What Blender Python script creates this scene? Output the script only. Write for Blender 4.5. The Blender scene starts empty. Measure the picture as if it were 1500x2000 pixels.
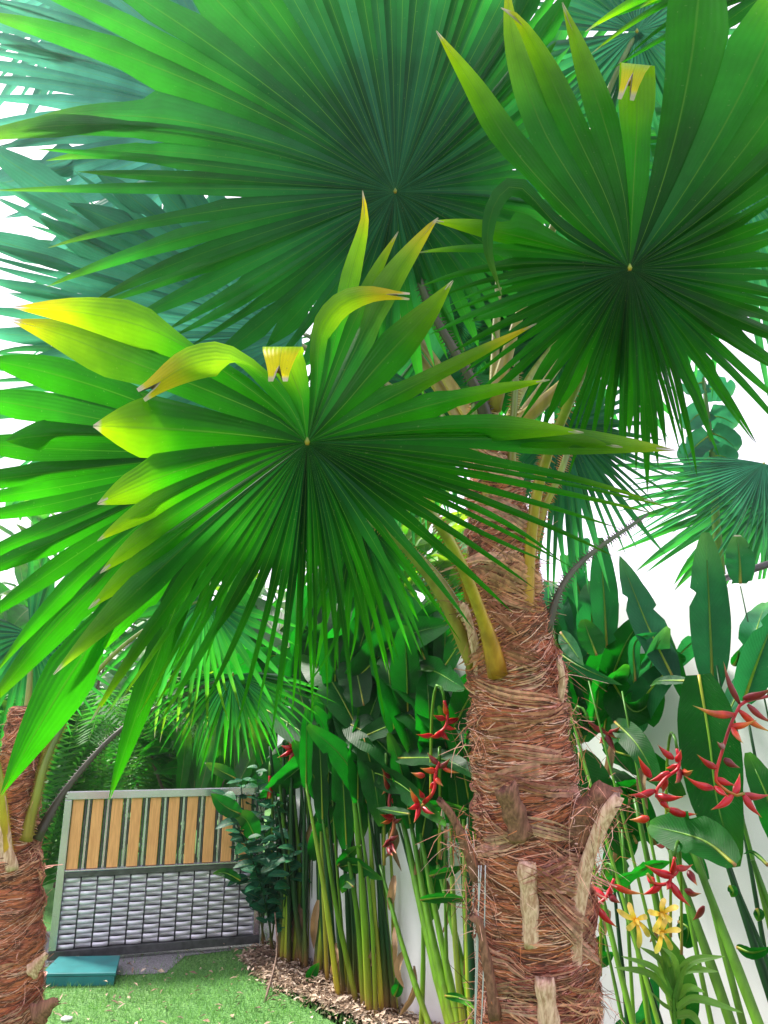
import bpy, math, random
from mathutils import Vector as V, Matrix, noise
R = random.Random(11)
rad = math.radians
scene = bpy.context.scene
COL = scene.collection

# ------------------------------------------------------------------ camera
PITCH = rad(16.0)
FPX = 1444.0                        # focal length in pixels of the 1500 x 2000 photograph
cam_d = bpy.data.cameras.new('camera')
cam_d.sensor_fit = 'VERTICAL'; cam_d.sensor_height = 36.0; cam_d.lens = FPX / 2000 * 36
cam_d.clip_start = 0.05; cam_d.clip_end = 800
cam = bpy.data.objects.new('camera', cam_d); COL.objects.link(cam)
CAM = V((0, 0, 1.6))
cam.location = CAM; cam.rotation_euler = (math.pi / 2 + PITCH, 0, 0)
scene.camera = cam
# ------------------------------------------------------------------ sky, sun, exposure
SUN_DIR = V((-0.52, 0.32, 0.79)).normalized()
SKY_STRENGTH = 0.12
world = bpy.data.worlds.new('World'); scene.world = world; world.use_nodes = True
nt = world.node_tree; nt.nodes.clear()
sky = nt.nodes.new('ShaderNodeTexSky'); sky.sky_type = 'NISHITA'; sky.sun_disc = False
sky.sun_elevation = math.asin(SUN_DIR.z); sky.sun_rotation = math.atan2(SUN_DIR.x, SUN_DIR.y)
sky.air_density = 1.0; sky.dust_density = 4.0; sky.ozone_density = 1.0
mixn = nt.nodes.new('ShaderNodeMix'); mixn.data_type = 'RGBA'; mixn.inputs[0].default_value = 0.72
mixn.inputs[7].default_value = (8.7, 7.6, 9.0, 1)       # thin bright overcast over the blue
bg = nt.nodes.new('ShaderNodeBackground'); bg.inputs[1].default_value = SKY_STRENGTH
wo = nt.nodes.new('ShaderNodeOutputWorld')
nt.links.new(sky.outputs[0], mixn.inputs[6]); nt.links.new(mixn.outputs[2], bg.inputs[0]); nt.links.new(bg.outputs[0], wo.inputs[0])
sun_d = bpy.data.lights.new('sun', 'SUN'); sun_d.energy = 4.6; sun_d.angle = rad(9); sun_d.color = (1.0, 0.95, 0.86)
sun = bpy.data.objects.new('sun', sun_d); COL.objects.link(sun)
sun.rotation_euler = SUN_DIR.to_track_quat('Z', 'Y').to_euler()
scene.view_settings.view_transform = 'Standard'; scene.view_settings.look = 'None'
scene.view_settings.exposure = 1.15; scene.view_settings.gamma = 1.0; scene.view_settings.use_curve_mapping = False
scene.cycles.max_bounces = 6; scene.cycles.transparent_max_bounces = 8

# ------------------------------------------------------------------ helpers
FWD = V((0, math.cos(PITCH), math.sin(PITCH))); UP = V((0, -math.sin(PITCH), math.cos(PITCH))); RT = V((1, 0, 0))
def ray(x, y): return FWD + RT * ((x - 750) / FPX) + UP * ((1000 - y) / FPX)
def at(x, y, d): return CAM + ray(x, y) * d                       # a point d metres down the optical axis
def at_y(x, y, Y):                                                # a point on the vertical plane y = Y
    r = ray(x, y); return CAM + r * (Y / r.y)
def ground(x, y):
    r = ray(x, y); return CAM + r * (-CAM.z / r.z)
def lerp(a, b, t): return a + (b - a) * t
def sm(a, b, x):
    t = min(1, max(0, (x - a) / (b - a))); return t * t * (3 - 2 * t)
def catmull(pts, n):
    """n + 1 samples, even in arc length, of a smooth curve through pts (vectors)."""
    pts = [V(p) for p in pts]
    if len(pts) == 2: return [pts[0].lerp(pts[1], i / n) for i in range(n + 1)]
    P = [pts[0] * 2 - pts[1]] + pts + [pts[-1] * 2 - pts[-2]]
    dense = []
    for k in range(1, len(P) - 2):
        p0, p1, p2, p3 = P[k - 1:k + 3]
        for j in range(16):
            t = j / 16
            dense.append(0.5 * ((2 * p1) + (p2 - p0) * t + (2 * p0 - 5 * p1 + 4 * p2 - p3) * t * t + (3 * p1 - p0 - 3 * p2 + p3) * t ** 3))
    dense.append(pts[-1])
    return resample(dense, n)
def resample(dense, n):
    L = [0]
    for a, b in zip(dense, dense[1:]): L.append(L[-1] + (b - a).length)
    out = []; k = 0
    for i in range(n + 1):
        s = L[-1] * i / n
        while k < len(L) - 2 and L[k + 1] < s: k += 1
        d = L[k + 1] - L[k]
        out.append(dense[k].lerp(dense[k + 1], (s - L[k]) / d if d > 1e-9 else 0))
    return out
def interp(tab, t):
    for (a, x), (b, y) in zip(tab, tab[1:]):
        if t <= b: return x + (y - x) * (t - a) / (b - a) if b > a else y
    return tab[-1][1]

ORIGIN = {}
class MB:
    def __init__(s): s.v = []; s.f = []; s.uv = []; s.c = []
    def vert(s, p, u=0, v=0, c=None):
        s.v.append(V(p)); s.uv.append((u, v)); s.c.append(c or (1, 1, 1)); return len(s.v) - 1
    def mesh(s, name, mat, org=V((0, 0, 0)), smooth=True, col=False):
        me = bpy.data.meshes.new(name)
        me.from_pydata([tuple(p - org) for p in s.v], [], s.f)
        uvl = me.uv_layers.new(name='UVMap')
        li = [0] * len(me.loops); me.loops.foreach_get('vertex_index', li)
        flat = []
        for i in li: flat.extend(s.uv[i])
        uvl.data.foreach_set('uv', flat)
        if col:
            ca = me.color_attributes.new('col', 'FLOAT_COLOR', 'POINT')
            fl = []
            for c in s.c: fl.extend((c[0], c[1], c[2], 1))
            ca.data.foreach_set('color', fl)
        if smooth: me.polygons.foreach_set('use_smooth', [True] * len(me.polygons))
        me.materials.append(mat)
        return me
    def build(s, name, mat, parent=None, smooth=True, col=False, **props):
        org = ORIGIN.get(parent.name, V((0, 0, 0))) if parent else V((0, 0, 0))
        me = s.mesh(name, mat, org, smooth, col)
        return link(name, me, parent, **props)
def link(name, me, parent=None, **props):
    o = bpy.data.objects.new(name, me); COL.objects.link(o)
    if parent:
        o.parent = parent; ORIGIN[o.name] = ORIGIN[parent.name]
    else: ORIGIN[o.name] = V((0, 0, 0))
    for k, val in props.items(): o[k] = val
    return o
def place(name, me, parent, M, **props):                          # a copy of a shared mesh at world matrix M
    o = link(name, me, parent, **props)
    if parent: M = Matrix.Translation(-ORIGIN[parent.name]) @ M
    o.matrix_local = M
    return o
def thing(name, label, cat, loc, group=None):
    o = bpy.data.objects.new(name, None); COL.objects.link(o); o.location = loc; o.empty_display_size = 0.1
    ORIGIN[o.name] = V(loc); o['label'] = label; o['category'] = cat
    if group: o['group'] = group
    return o
def part(name, parent):                                           # an Empty part whose meshes are sub-parts
    o = bpy.data.objects.new(name, None); COL.objects.link(o); o.parent = parent; o.empty_display_size = 0.05
    ORIGIN[o.name] = ORIGIN[parent.name]; return o

def frame_of(T, hint):
    s = T.cross(hint)
    if s.length < 1e-6: s = T.cross(V((0.3, 0.5, 0.8)))
    s.normalize(); return s, s.cross(T).normalized()
def tangents(P):
    n = len(P); out = []
    for i in range(n):
        t = P[min(n - 1, i + 1)] - P[max(0, i - 1)]
        out.append(t.normalized() if t.length > 1e-9 else V((0, 0, 1)))
    return out
def tube(mb, P, rr, k=8, c=None, flat=1.0, hint=V((0, 1, 0.01)), cap=True, v0=0, v1=1):
    T = tangents(P); n = len(P); rows = []
    for i, p in enumerate(P):
        s, b = frame_of(T[i], hint); r = rr[i] if isinstance(rr, (list, tuple)) else rr
        rows.append([mb.vert(p + s * (r * math.cos(2 * math.pi * j / k)) + b * (r * flat * math.sin(2 * math.pi * j / k)), j / k, lerp(v0, v1, i / (n - 1)), c) for j in range(k)])
    for a, b in zip(rows, rows[1:]):
        for j in range(k): mb.f.append((a[j], a[(j + 1) % k], b[(j + 1) % k], b[j]))
    if cap:
        mb.f.append(tuple(reversed(rows[0]))); mb.f.append(tuple(rows[-1]))
def box(mb, o, ex, ey, ez, c=None):
    """a box with corner o and edge vectors ex, ey, ez"""
    P = [o, o + ex, o + ex + ey, o + ey]; P += [p + ez for p in P]
    i = [mb.vert(p, (k % 4 in (1, 2)) * 1.0, (k > 3) * 1.0, c) for k, p in enumerate(P)]
    for q in ((0, 3, 2, 1), (4, 5, 6, 7), (0, 1, 5, 4), (1, 2, 6, 5), (2, 3, 7, 6), (3, 0, 4, 7)): mb.f.append(tuple(i[j] for j in q))
def bevel(o, w=0.004, seg=2):
    m = o.modifiers.new('bevel', 'BEVEL'); m.width = w; m.segments = seg; m.limit_method = 'ANGLE'; return o
def blade(mb, P, W, normals, fold=0.15, cols=5, wave=0.0, ph=0.0, cup=0.0):
    """a leaf blade: centre line P, half widths W, face normals; fold lifts the edges (V section)"""
    T = tangents(P); rows = []; n = len(P) - 1; prev = None
    for i, p in enumerate(P):
        N = normals[i] if isinstance(normals, list) else normals
        s = T[i].cross(N)
        if s.length < 1e-4: s = prev or V((1, 0, 0))
        s = s.normalized()
        if prev is not None and s.dot(prev) < 0: s = -s
        prev = s; nn = s.cross(T[i]).normalized()
        row = []
        for j in range(cols):
            u = -1 + 2 * j / (cols - 1)
            h = fold * abs(u) * W[i] - cup * (u * u) * W[i] + wave * W[i] * math.sin(i * 1.7 + ph + (2.1 if u > 0 else 0)) * abs(u)
            row.append(mb.vert(p + s * (u * W[i]) + nn * h, (u + 1) / 2, i / n))
        rows.append(row)
    for a, b in zip(rows, rows[1:]):
        for j in range(cols - 1): mb.f.append((a[j], a[j + 1], b[j + 1], b[j]))

# ------------------------------------------------------------------ materials
class NT:
    def __init__(s, name):
        s.m = bpy.data.materials.new(name); s.m.use_nodes = True; s.t = s.m.node_tree; s.t.nodes.clear()
        s.out = s.t.nodes.new('ShaderNodeOutputMaterial')
    def n(s, typ, **kw):
        o = s.t.nodes.new(typ)
        for k, v in kw.items(): setattr(o, k, v)
        return o
    def l(s, a, b): s.t.links.new(a, b)
    def val(s, x, sock):
        if hasattr(x, 'links'): s.l(x, sock)
        else: sock.default_value = x
    def math(s, op, a, b=0.0, c=0.0, clamp=False):
        o = s.n('ShaderNodeMath', operation=op, use_clamp=clamp)
        for i, x in enumerate((a, b, c)): s.val(x, o.inputs[i])
        return o.outputs[0]
    def ss(s, x, lo, hi, a=0.0, b=1.0):
        o = s.n('ShaderNodeMapRange', interpolation_type='SMOOTHSTEP'); s.val(x, o.inputs[0])
        for i, q in enumerate((lo, hi, a, b)): o.inputs[i + 1].default_value = q
        return o.outputs[0]
    def mix(s, f, a, b, mode='MIX'):
        o = s.n('ShaderNodeMix', data_type='RGBA', blend_type=mode); s.val(f, o.inputs[0])
        s.val(a if hasattr(a, 'links') else (*a, 1), o.inputs[6]); s.val(b if hasattr(b, 'links') else (*b, 1), o.inputs[7])
        return o.outputs[2]
    def noise(s, scale, detail=3, vec=None, rough=0.5, dist=0.0):
        o = s.n('ShaderNodeTexNoise'); o.inputs['Scale'].default_value = scale; o.inputs['Detail'].default_value = detail
        o.inputs['Roughness'].default_value = rough; o.inputs['Distortion'].default_value = dist
        if vec is not None: s.l(vec, o.inputs['Vector'])
        return o.outputs['Fac']
    def vec(s, scale=(1, 1, 1), src='Object'):
        tc = s.n('ShaderNodeTexCoord'); mp = s.n('ShaderNodeMapping'); mp.inputs['Scale'].default_value = scale
        s.l(tc.outputs[src], mp.inputs[0]); return mp.outputs[0]
    def uv(s):
        u = s.n('ShaderNodeUVMap', uv_map='UVMap'); x = s.n('ShaderNodeSeparateXYZ'); s.l(u.outputs[0], x.inputs[0])
        return x.outputs[0], x.outputs[1], u.outputs[0]
    def attr(s, name, typ='OBJECT'): return s.n('ShaderNodeAttribute', attribute_type=typ, attribute_name=name).outputs['Fac' if typ == 'OBJECT' else 'Color']
    def rnd(s): return s.n('ShaderNodeObjectInfo').outputs['Random']
    def bump(s, h, strength=0.3, dist=0.01):
        o = s.n('ShaderNodeBump'); o.inputs['Strength'].default_value = strength; o.inputs['Distance'].default_value = dist; s.l(h, o.inputs['Height']); return o.outputs[0]
    def pbsdf(s, color, rough=0.5, metal=0.0, normal=None, spec=0.5):
        o = s.n('ShaderNodeBsdfPrincipled'); s.val(color if hasattr(color, 'links') else (*color, 1), o.inputs['Base Color'])
        s.val(rough, o.inputs['Roughness']); o.inputs['Metallic'].default_value = metal; o.inputs['Specular IOR Level'].default_value = spec
        if normal is not None: s.l(normal, o.inputs['Normal'])
        return o.outputs[0]
    def done(s, sh): s.l(sh, s.out.inputs[0]); return s.m

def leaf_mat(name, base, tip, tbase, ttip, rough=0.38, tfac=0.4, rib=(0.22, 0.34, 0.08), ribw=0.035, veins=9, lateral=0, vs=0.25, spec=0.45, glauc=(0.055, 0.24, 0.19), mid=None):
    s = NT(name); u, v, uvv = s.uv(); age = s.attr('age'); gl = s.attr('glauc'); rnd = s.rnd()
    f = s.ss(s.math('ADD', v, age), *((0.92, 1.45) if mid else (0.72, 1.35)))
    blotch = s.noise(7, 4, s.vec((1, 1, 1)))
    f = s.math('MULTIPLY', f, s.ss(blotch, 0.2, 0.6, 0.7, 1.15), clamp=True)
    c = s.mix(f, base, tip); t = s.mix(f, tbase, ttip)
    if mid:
        g = s.ss(s.math('ADD', v, s.math('MULTIPLY', age, 0.8)), 0.12, 0.95); c = s.mix(f, s.mix(g, base, mid[0]), tip); t = s.mix(f, s.mix(g, tbase, mid[1]), ttip)  # deep green hub end paints the crown's shade into the blade colour
    if mid:
        gd = s.math('MULTIPLY', s.ss(s.math('MULTIPLY_ADD', age, 0.55, v), 1.06, 1.24), s.ss(age, 0.3, 0.5)); c = s.mix(gd, c, (0.56, 0.42, 0.006)); t = s.mix(gd, t, (0.85, 0.66, 0.003))
    c = s.mix(gl, c, glauc)  # teal tint also paints haze and sky sheen onto the pale fronds
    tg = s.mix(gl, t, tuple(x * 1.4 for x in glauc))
    br = s.math('MULTIPLY', s.ss(blotch, 0.25, 0.75, 0.75, 1.25), s.math('MULTIPLY_ADD', rnd, 0.5, 0.75))
    vv = s.n('ShaderNodeCombineColor'); [s.l(br, vv.inputs[i]) for i in range(3)]
    c = s.mix(1.0, c, vv.outputs[0], 'MULTIPLY'); t = s.mix(1.0, tg, vv.outputs[0], 'MULTIPLY')
    du = s.math('ABSOLUTE', s.math('SUBTRACT', u, 0.5))
    rf = s.math('MULTIPLY', s.ss(du, ribw * 0.4, ribw, 1, 0), s.ss(v, 0.05, 0.8, 1.0, 0.35))
    c = s.mix(s.math('MULTIPLY', rf, 0.85), c, rib); t = s.mix(rf, t, tuple(x * 0.8 for x in rib))
    spk = s.ss(s.noise(150, 2, s.vec()), 0.70, 0.76, 0, 0.55); c = s.mix(spk, c, (0.20, 0.22, 0.10))
    # dry pale tips on old leaves
    dry = s.math('MULTIPLY', s.ss(v, 0.955, 0.985), s.ss(age, 0.15, 0.3))
    c = s.mix(dry, c, (0.62, 0.52, 0.42)); t = s.mix(dry, t, (0.4, 0.35, 0.3))
    if lateral:
        w = s.math('SINE', s.math('MULTIPLY', s.math('SUBTRACT', v, s.math('MULTIPLY', du, 0.35)), lateral * 6.28))
        w2 = s.math('SINE', s.math('MULTIPLY', s.math('SUBTRACT', v, s.math('MULTIPLY', du, 0.35)), lateral * 2.3 * 6.28))
        h = s.math('ADD', s.math('MULTIPLY', w, 0.6), s.math('MULTIPLY', w2, 0.4))
    else: h = s.math('SINE', s.math('MULTIPLY', u, veins * 6.28))
    cf = s.math('MULTIPLY_ADD', h, 0.09, 1.0); cc = s.n('ShaderNodeCombineColor'); [s.l(cf, cc.inputs[i]) for i in range(3)]
    c = s.mix(1.0, c, cc.outputs[0], 'MULTIPLY')
    h = s.math('ADD', s.math('MULTIPLY', h, 0.5), s.math('MULTIPLY', rf, 2.0))
    nrm = s.bump(h, vs, 0.004)
    rr = s.math('MULTIPLY_ADD', blotch, 0.25, rough - 0.1)
    p = s.pbsdf(c, rr, 0, nrm, spec)
    tr = s.n('ShaderNodeBsdfTranslucent'); s.l(t, tr.inputs[0]); s.l(nrm, tr.inputs[1])
    mx = s.n('ShaderNodeMixShader'); mx.inputs[0].default_value = tfac; s.l(p, mx.inputs[1]); s.l(tr.outputs[0], mx.inputs[2])
    return s.done(mx.outputs[0])
M = {}
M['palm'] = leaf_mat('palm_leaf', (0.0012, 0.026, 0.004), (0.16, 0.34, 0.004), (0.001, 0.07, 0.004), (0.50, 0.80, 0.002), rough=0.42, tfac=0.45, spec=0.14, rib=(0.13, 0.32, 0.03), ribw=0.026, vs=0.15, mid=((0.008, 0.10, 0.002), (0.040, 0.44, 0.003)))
M['heli'] = leaf_mat('heliconia_leaf', (0.003, 0.050, 0.006), (0.05, 0.19, 0.01), (0.008, 0.30, 0.010), (0.16, 0.42, 0.02), rough=0.42, tfac=0.36, lateral=26, ribw=0.03, rib=(0.08, 0.26, 0.04), vs=0.2, spec=0.13)
M['bush'] = leaf_mat('bush_leaf', (0.010, 0.12, 0.008), (0.09, 0.26, 0.01), (0.03, 0.40, 0.006), (0.32, 0.58, 0.01), rough=0.42, tfac=0.45, lateral=9, ribw=0.03)
M['shrub'] = leaf_mat('shrub_leaf', (0.012, 0.090, 0.045), (0.03, 0.16, 0.06), (0.02, 0.20, 0.06), (0.06, 0.3, 0.06), rough=0.45, tfac=0.3, lateral=6, spec=0.2)
M['fern'] = leaf_mat('fern_leaf', (0.03, 0.17, 0.02), (0.10, 0.30, 0.03), (0.07, 0.42, 0.03), (0.25, 0.5, 0.03), rough=0.45, tfac=0.45)
M['orchid_leaf'] = leaf_mat('orchid_leaf', (0.10, 0.26, 0.04), (0.2, 0.4, 0.08), (0.25, 0.5, 0.05), (0.35, 0.6, 0.1), rough=0.4, tfac=0.35)
M['grass'] = leaf_mat('grass_blade', (0.10, 0.28, 0.07), (0.20, 0.40, 0.12), (0.2, 0.45, 0.10), (0.32, 0.55, 0.18), rough=0.5, tfac=0.4)
def plain(name, color, rough=0.5, metal=0.0, nscale=30, namp=0.3, bump=0.1, stretch=(1, 1, 1), spec=0.5, c2=None):
    s = NT(name); nz = s.noise(nscale, 5, s.vec(stretch), 0.6)
    c = s.mix(s.ss(nz, 0.3, 0.7), tuple(x * (1 - namp) for x in color), c2 or tuple(min(1, x * (1 + namp)) for x in color))
    return s.done(s.pbsdf(c, s.math('MULTIPLY_ADD', nz, 0.2, rough - 0.1), metal, s.bump(nz, bump, 0.01), spec))
def grad(name, stops, rough=0.4, tfac=0.0, nscale=40, spec=0.5, sy=0.08):
    s = NT(name); u, v, uvv = s.uv(); nz = s.noise(nscale, 4, s.vec((1, 1, sy)))
    x = s.math('ADD', v, s.math('MULTIPLY_ADD', nz, 0.2, -0.1), clamp=True)
    r = s.n('ShaderNodeValToRGB'); s.l(x, r.inputs[0]); e = r.color_ramp.elements
    while len(e) < len(stops): e.new(0.5)
    for q, (p, c) in zip(e, stops): q.position = p; q.color = (*c, 1)
    br = s.math('MULTIPLY', s.ss(nz, 0.3, 0.7, 0.75, 1.2), s.math('MULTIPLY_ADD', s.rnd(), 0.4, 0.8)); cc = s.n('ShaderNodeCombineColor'); [s.l(br, cc.inputs[i]) for i in range(3)]
    c = s.mix(1.0, r.outputs[0], cc.outputs[0], 'MULTIPLY')
    p = s.pbsdf(c, rough, 0, s.bump(nz, 0.1, 0.005), spec)
    if tfac:
        tr = s.n('ShaderNodeBsdfTranslucent'); s.l(c, tr.inputs[0]); mx = s.n('ShaderNodeMixShader'); mx.inputs[0].default_value = tfac
        s.l(p, mx.inputs[1]); s.l(tr.outputs[0], mx.inputs[2]); p = mx.outputs[0]
    return s.done(p)
def colmat(name, rough=0.8, spec=0.2, tfac=0.15):
    s = NT(name); c = s.n('ShaderNodeAttribute', attribute_type='GEOMETRY', attribute_name='col').outputs['Color']
    nz = s.noise(60, 4, s.vec((1, 1, 1))); b = s.ss(nz, 0.3, 0.7, 0.7, 1.25); cc = s.n('ShaderNodeCombineColor'); [s.l(b, cc.inputs[i]) for i in range(3)]
    c = s.mix(1.0, c, cc.outputs[0], 'MULTIPLY'); p = s.pbsdf(c, rough, 0, None, spec)
    tr = s.n('ShaderNodeBsdfTranslucent'); s.l(c, tr.inputs[0]); mx = s.n('ShaderNodeMixShader'); mx.inputs[0].default_value = tfac
    s.l(p, mx.inputs[1]); s.l(tr.outputs[0], mx.inputs[2]); return s.done(mx.outputs[0])
M['fibre'] = colmat('palm_fibre')
M['litter'] = colmat('dry_litter', 0.85, 0.15, 0.1)
M['petiole'] = grad('palm_petiole', [(0, (0.42, 0.17, 0.02)), (0.25, (0.40, 0.27, 0.02)), (0.6, (0.22, 0.27, 0.02)), (1, (0.08, 0.20, 0.02))], 0.33)
M['petiole_dark'] = grad('dark_palm_petiole', [(0, (0.06, 0.05, 0.035)), (0.5, (0.05, 0.055, 0.03)), (1, (0.04, 0.08, 0.03))], 0.4)
M['petiole_green'] = grad('green_palm_petiole', [(0, (0.28, 0.20, 0.03)), (0.4, (0.20, 0.22, 0.03)), (1, (0.07, 0.16, 0.02))], 0.38)
M['cane'] = grad('heliconia_cane', [(0, (0.32, 0.17, 0.06)), (0.08, (0.22, 0.24, 0.02)), (0.35, (0.11, 0.24, 0.012)), (1, (0.04, 0.15, 0.012))], 0.4, 0, 40, 0.25)
M['cane_yellow'] = grad('yellow_heliconia_cane', [(0, (0.40, 0.20, 0.06)), (0.08, (0.36, 0.30, 0.02)), (0.35, (0.25, 0.32, 0.02)), (1, (0.12, 0.28, 0.02))], 0.35)
M['cane_dark_shaded'] = grad('dark_shaded_heliconia_cane', [(0, (0.20, 0.10, 0.04)), (0.12, (0.06, 0.08, 0.015)), (0.3, (0.010, 0.048, 0.012)), (1, (0.008, 0.045, 0.012))], 0.45, 0, 40, 0.2)  # dark upper stops put the foliage shade on crowded canes into the colour
M['bract'] = grad('red_bract', [(0, (0.42, 0.002, 0.016)), (0.55, (0.50, 0.003, 0.012)), (0.8, (0.52, 0.02, 0.008)), (0.93, (0.50, 0.20, 0.02)), (1, (0.20, 0.24, 0.03))], 0.35, 0.12, 25)
M['bract_dark'] = grad('dark_red_bract', [(0, (0.16, 0.006, 0.015)), (0.6, (0.22, 0.01, 0.015)), (0.85, (0.35, 0.10, 0.03)), (1, (0.25, 0.2, 0.04))], 0.4, 0.1, 25)
M['bract_orange'] = grad('orange_bract', [(0, (0.42, 0.006, 0.012)), (0.35, (0.55, 0.035, 0.008)), (0.7, (0.60, 0.16, 0.03)), (1, (0.35, 0.30, 0.05))], 0.4, 0.15, 25)
M['orchid'] = grad('yellow_petal', [(0, (0.86, 0.42, 0.02)), (0.35, (0.90, 0.62, 0.06)), (1, (0.92, 0.72, 0.18))], 0.5, 0.25, 30)
M['stub'] = plain('dry_leaf_base', (0.60, 0.32, 0.21), 0.75, 0, 14, 0.3, 0.4, (9, 9, 0.35), 0.2, (0.80, 0.54, 0.42))
M['stub_dark'] = plain('weathered_leaf_base', (0.24, 0.11, 0.08), 0.8, 0, 14, 0.4, 0.4, (9, 9, 0.35), 0.2)
M['twig'] = plain('dry_twig', (0.16, 0.10, 0.07), 0.8, 0, 40, 0.4, 0.3)
M['soil'] = plain('soil', (0.24, 0.17, 0.12), 0.9, 0, 25, 0.5, 0.6, spec=0.2)
M['gravel'] = plain('gravel_strip', (0.22, 0.22, 0.23), 0.9, 0, 90, 0.4, 0.8, spec=0.2)
M['wood'] = plain('gate_board', (0.80, 0.39, 0.14), 0.5, 0, 12, 0.16, 0.12, (9, 9, 0.6), 0.35, (0.86, 0.46, 0.18))
M['steel'] = plain('polished_steel', (0.58, 0.55, 0.64), 0.22, 0.8, 1.5, 0.15, 0.02)
M['steel_satin'] = plain('satin_steel', (0.68, 0.69, 0.74), 0.45, 0.35, 30, 0.10, 0.03, (1, 1, 6))
M['steel_dark'] = plain('dark_steel', (0.10, 0.105, 0.11), 0.4, 0.7, 20, 0.25, 0.05)
M['backing'] = plain('panel_backing', (0.05, 0.055, 0.06), 0.5, 0.2, 20, 0.2, 0.05)
M['teal'] = plain('teal_plastic', (0.010, 0.17, 0.17), 0.45, 0, 9, 0.15, 0.05)
M['stone'] = plain('white_stone', (0.62, 0.62, 0.6), 0.8, 0, 20, 0.2, 0.4)
M['pipe'] = plain('grey_pipe', (0.5, 0.52, 0.56), 0.35, 0, 20, 0.06, 0.02)
M['bark'] = plain('bark', (0.12, 0.09, 0.06), 0.85, 0, 20, 0.4, 0.5, (1, 1, 0.2))
M['cable'] = plain('black_rail', (0.03, 0.03, 0.032), 0.45, 0, 20, 0.2, 0.05)
def wall_mat():
    s = NT('white_render'); vec = s.vec((1, 1, 1)); a = s.noise(2.2, 4, vec); b = s.noise(70, 3, vec); z = s.n('ShaderNodeSeparateXYZ')
    s.l(s.vec(), z.inputs[0])
    drip = s.noise(5, 4, s.vec((1, 1, 0.08)))
    c = s.mix(s.ss(a, 0.3, 0.75), (0.87, 0.87, 0.89), (0.82, 0.83, 0.86))
    c = s.mix(s.ss(drip, 0.58, 0.8, 0, 0.35), c, (0.55, 0.55, 0.52))
    low = s.math('MULTIPLY', s.ss(z.outputs[2], 0.0, 0.35, 1, 0), s.ss(a, 0.25, 0.7, 0.3, 1))
    c = s.mix(s.math('MULTIPLY', low, 0.6), c, (0.42, 0.36, 0.29))
    return s.done(s.pbsdf(c, 0.7, 0, s.bump(b, 0.15, 0.004), 0.3))
M['wall'] = wall_mat()
def lawn_mat():
    s = NT('lawn_ground'); a = s.noise(1.3, 3, s.vec()); b = s.noise(60, 4, s.vec())
    c = s.mix(s.ss(a, 0.3, 0.7), (0.10, 0.26, 0.06), (0.17, 0.33, 0.10)); c = s.mix(s.ss(b, 0.35, 0.7), c, (0.035, 0.11, 0.03))
    return s.done(s.pbsdf(c, 0.9, 0, s.bump(b, 0.6, 0.02), 0.2))
M['lawn'] = lawn_mat()
def trunk_mat():
    s = NT('palm_trunk'); u, v, uvv = s.uv(); w = s.noise(1, 5, s.vec((14, 14, 90)), 0.6, 0.6); big = s.noise(7, 3, s.vec())
    fine = s.noise(1, 3, s.vec((60, 60, 240)), 0.6, 0.5)
    c = s.mix(s.ss(big, 0.35, 0.65), (0.44, 0.13, 0.08), (0.66, 0.22, 0.10))
    c = s.mix(s.ss(w, 0.38, 0.58, 0.9, 0), c, (0.06, 0.028, 0.022)); c = s.mix(s.ss(fine, 0.52, 0.7, 0, 0.7), c, (0.68, 0.38, 0.28))  # hollows darkened in the colour, standing in for shade between fibres
    h = s.math('ADD', w, s.math('MULTIPLY', fine, 0.5))
    return s.done(s.pbsdf(c, 0.85, 0, s.bump(h, 0.9, 0.012), 0.2))
M['trunk'] = trunk_mat()
# ------------------------------------------------------------------ ground, bed, wall
def sheet(name, pts, z, mat, kind='structure', div=0):
    mb = MB(); mb.f.append(tuple(mb.vert((x, y, z), x, y) for x, y in pts)); return mb.build(name, mat, None, False, kind=kind)
lawn = sheet('lawn', [(-150, -60), (150, -60), (150, 300), (-150, 300)], 0, M['lawn'])
WA, WB = ground(512, 1838), ground(812, 1990)                      # two points of the wall's foot
wdir = (WB - WA).normalized(); wn = V((wdir.y, -wdir.x, 0))
if wn.y > 0: wn = -wn                                              # the face towards the camera
def wall_y(px, off=0.0):
    """y of the plane `off` metres in front of the wall, seen in pixel column px"""
    r = V(((px - 750) / FPX, math.cos(PITCH), 0)); P = WA + wn * off
    t = (P.dot(wn)) / r.dot(wn); return r.y * t
WH = 2.16
w0 = WA + wdir * 0.12; w1 = WB + wdir * 3.2
mb = MB(); box(mb, w0, wdir * (w1 - w0).length, -wn * 0.16, V((0, 0, WH)))
wall_o = thing('garden_wall', 'tall white rendered garden wall behind the red flowered plants', 'wall', w0)
bevel(mb.build('wall_body', M['wall'], wall_o, False), 0.008)
# bed of soil along the wall, front edge as in the photograph
edge = [ground(x, y) for x, y in ((470, 1868), (500, 1905), (560, 1945), (640, 1975), (740, 2010), (850, 2080), (960, 2200))]
edge = [p + V((R.gauss(0, .022) + .05 * noise.noise(V((p.x * 5, p.y * 5, 2))), R.gauss(0, .022), 0)) for p in catmull(edge, 90)]
bed = [(w0.x, w0.y)] + [(p.x + 0.0, p.y) for p in edge] + [(1.2, 2.0), (2.6, 1.2), (w1.x, w1.y)]
mb = MB(); mb.f.append(tuple(mb.vert((x, y, 0.006), x, y) for x, y in bed)); mb.build('flower_bed', M['soil'], None, False, kind='structure')

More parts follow.
